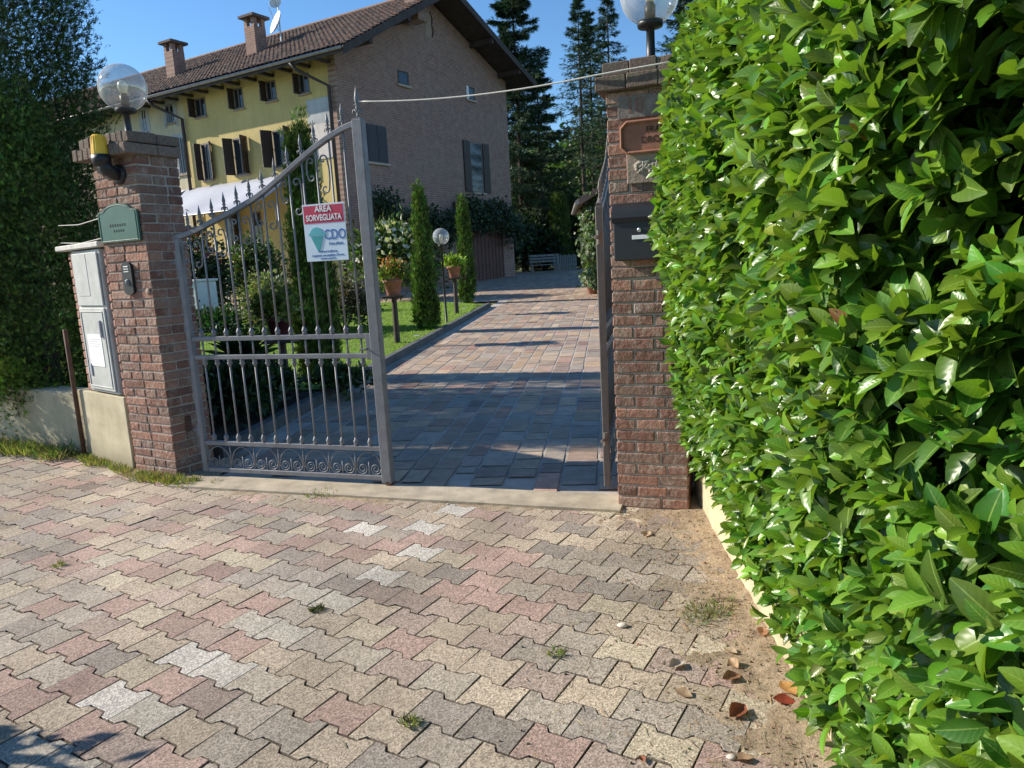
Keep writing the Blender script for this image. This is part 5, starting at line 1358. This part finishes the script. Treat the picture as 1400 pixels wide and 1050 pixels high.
# ================================================================== SMALL THINGS ON THE PAVING
def tuft(x, y, r, n, h, tint, z=0, bw=.005, name='weeds', parent=None):
    a = rng.uniform(0, 6.28, n); rr = r * np.sqrt(rng.random(n)); P_ = np.stack([x + np.cos(a) * rr, y + np.sin(a) * rr, np.full(n, z) - .004], 1)
    d = np.stack([np.cos(a) * .8 + rng.normal(0, .5, n), np.sin(a) * .8 + rng.normal(0, .5, n), .6 + rng.random(n)], 1)
    return P_, d, tints(n, tint, .3), np.stack([bw * (.7 + .8 * rng.random(n)), h * (.4 + .9 * rng.random(n)), np.full(n, .01)], 1)
def many(spots, name, label, cat, kind='stuff', tmpl=DIA, group=None):
    Ps, ds, ts, Ss = zip(*spots); P_ = np.concatenate(Ps); o_ = Vector((*P_[:, :2].mean(0), P_[:, 2].min()))
    o = scatter(name, *tmpl, P_ - np.array(o_), np.concatenate(ds), rng.normal(0, 1, (len(P_), 3)), np.concatenate(Ss), np.concatenate(ts), L_grass)
    o.location = o_; tag(o, label, cat, group, kind); return o
sp = []
for i in range(150):
    s_ = random.random(); q = WL.W(wlen - .1 - s_ * 5.0, -.02 - abs(random.gauss(0, .16)) * (1 + s_ * .8), 0)
    c_ = random.choice([(.20, .27, .05), (.26, .27, .09), (.12, .19, .05), (.34, .31, .16)])
    sp.append(tuft(q.x, q.y, .10, 60, .06 + .07 * random.random() * (1 + s_), c_, .012, .007))
for i in range(40):
    q = CB.W(random.uniform(.0, .9), -.02 - abs(random.gauss(0, .04)), 0); sp.append(tuft(q.x, q.y, .05, 35, .05, random.choice([(.14, .18, .06), (.26, .26, .09), (.33, .29, .13)]), .004))
many(sp, 'wall_weeds', 'rough grass and weeds along the foot of the low wall', 'weeds')
sp = []
for i in range(46):
    q = PL.W(random.uniform(.05, .75), -.03 - abs(random.gauss(0, .07)), 0); sp.append(tuft(q.x, q.y, .06, 40, .055, random.choice([(.12, .17, .05), (.24, .26, .08), (.32, .28, .13)]), .002))
many(sp, 'pillar_weeds', 'low weeds at the foot of the left brick pillar', 'weeds')
sp = []
for i in range(5):
    q = G(965 + random.uniform(-28, 28), 840 + random.uniform(-14, 18)); sp.append(tuft(q.x, q.y, .045, 28, .045, (.17, .22, .09), .004, .004)); sp.append(tuft(q.x, q.y, .05, 34, .04, (.38, .33, .2), .004, .003))
many(sp, 'grass_clump', 'tuft of grass on the sandy strip near the cream wall', 'grass tuft', None)
for (px, py, lab, n_) in ((440, 676, 'flat weed patch along the threshold below the gate', 180), (296, 662, 'tiny bright weed at the threshold by the left pillar', 60), (433, 835, 'small dark moss tuft in the middle of the paving', 120), (560, 990, 'sparse weed in the paving at the bottom of the picture', 90), (760, 895, 'dry wisp of grass in a joint left of the sandy strip', 60), (80, 775, 'small weed sprouting between pavers at far left', 50)):
    q = G(px, py); r_ = .10 if 'patch' in lab else .025
    many([tuft(q.x, q.y, r_, n_, .025 if 'moss' in lab else .035, (.07, .09, .03) if 'moss' in lab else (.2, .24, .08), .003, .004)], 'weed', lab, 'weed', None, group='single weeds on the paving')
# dry straw and crumbs on the right of the paving
n_ = 3600; X_ = rng.uniform(-.8, 1.0, n_); Y_ = rng.uniform(1.5, 4.0, n_); kp = rng.random(n_) < np.clip(.15 + (X_ + .3) * .9, .03, 1) * np.clip(1.2 - (wx(Y_) - X_), .1, 1)
P_ = np.stack([X_, Y_, np.maximum(dirtz(X_, Y_), 0) + .003], 1)[kp]; n_ = len(P_); a = rng.uniform(0, 6.28, n_)
o = scatter('straw_litter', [(-.5, 0, 0), (.5, 0, 0), (.4, 1, .05), (-.4, 1, .05)], [[0, 1, 2, 3]], P_, np.stack([np.cos(a), np.sin(a), rng.normal(0, .08, n_)], 1), np.tile([0, 0, 1.], (n_, 1)) + rng.normal(0, .2, (n_, 3)), np.stack([.0012 + .0025 * rng.random(n_), .012 + .045 * rng.random(n_) ** 2, np.full(n_, .01)], 1), tints(n_, (.42, .33, .2), .35), L_dry)
tag(o, 'dry straw and leaf crumbs scattered on the sandy paving', 'litter', kind='stuff')
n_ = 5200; X_ = rng.uniform(-.1, 1.05, n_); Y_ = rng.uniform(1.6, 4.05, n_); kp = (wx(Y_) - X_ > .01) & (rng.random(n_) < np.clip(1.1 - 1.6 * (wx(Y_) - X_), .05, 1)); P_ = np.stack([X_, Y_, np.maximum(dirtz(X_, Y_), 0) + .001], 1)[kp]; n_ = len(P_)
CR = ([(-.5, -.5, 0), (.5, -.5, 0), (.45, .5, 0), (-.45, .5, 0), (-.3, -.3, .6), (.3, -.3, .6), (.25, .3, .55), (-.25, .3, .6)], [[4, 5, 6, 7], [0, 1, 5, 4], [1, 2, 6, 5], [2, 3, 7, 6], [3, 0, 4, 7]])
o = scatter('gravel', *CR, P_, rng.normal(0, 1, (n_, 3)) * np.array([1, 1, .1]), np.tile([0, 0, 1.], (n_, 1)), .0015 + .008 * rng.random(n_) ** 4, tints(n_, (.34, .25, .165), .35), L_dry); tag(o, 'small crumbs of earth and gravel along the cream wall', 'gravel', kind='stuff')
# curled dead leaves
def dead(px, py, L, ang, tint, lab, curl=.5):
    q = G(px, py); z = max(float(dirtz(np.array([q.x]), np.array([q.y]))[0]), 0)
    V = []; Fc = []
    ws = [.06, .55, .8, .6, .06]
    for i in range(5):
        y = i / 4; w_ = ws[i] * .5
        for j, s_ in enumerate((-1, -.5, 0, .5, 1)):
            V.append((s_ * w_ * .8 * L, (y - .5) * L, L * (curl * (s_ * w_) ** 2 * 2.0 + .5 * curl * (y - .5) ** 2 + .03 * random.random())))
    for i in range(4):
        for j in range(4): Fc.append([i * 5 + j, i * 5 + j + 1, i * 5 + 6 + j, i * 5 + 5 + j])
    mb = MB(); mb.add(V, Fc, tint); o = mb.build('dead_leaf', L_dry, smooth=True); o.location = (q.x, q.y, z + .004); o.rotation_euler = (random.uniform(-.15, .15), random.uniform(-.5, .5), D(ang))
    tag(o, lab, 'dead leaf', 'fallen leaves on the paving')
dead(1008, 977, .085, -50, (.26, .09, .045), 'large red brown dead leaf nearest the camera on the sandy strip', .9)
dead(1000, 930, .075, -70, (.34, .19, .10), 'tan curled dead leaf just above the large red brown one', .8)
dead(1004, 912, .06, 10, (.45, .30, .17), 'pale upright curled leaf in the middle of the sandy strip', .9)
dead(999, 893, .055, 40, (.50, .38, .24), 'pale leaf farthest up the row on the sandy strip', .4)
dead(1078, 948, .09, 10, (.50, .27, .09), 'orange yellow dead leaf tucked under the hedge', .3)
dead(1072, 962, .07, 75, (.30, .06, .03), 'dark red dead leaf beside the orange one under the hedge', .5)
dead(935, 950, .06, 50, (.40, .28, .17), 'small tan leaf lying left of the row of dead leaves', .5)
dead(878, 1040, .035, 0, (.38, .15, .08), 'tiny reddish leaf at the bottom edge of the picture', .6)
dead(1042, 870, .07, -20, (.42, .22, .12), 'brown leaf leaning against the cream wall', .5)
dead(1015, 1040, .06, 80, (.36, .24, .14), 'crumpled beige leaf at the bottom near the hedge', .6)
dead(925, 912, .07, -60, (.52, .46, .37), 'greyish curled leaf strip on the darker pavers', .8)
dead(884, 732, .075, -30, (.58, .44, .28), 'pale tan leaf on the pavers before the right pillar', .5)
for (px, py, r_, lab) in ((851, 857, .017, 'white pebble on the pavers right of centre'), (612, 690, .008, 'small white chip near the threshold'), (1000, 1037, .012, 'beige pebble near the bottom of the sandy strip')):
    q = G(px, py); mb = MB(); mb.lathe([(.001, 0), (r_ * .8, .002), (r_, r_ * .35), (r_ * .7, r_ * .7), (.001, r_ * .8)], (q.x, q.y, .001), 9, sx=1.3); o = mb.build('pebble', M_pebble, smooth=True); tag(o, lab, 'pebble', 'pebbles on the paving')
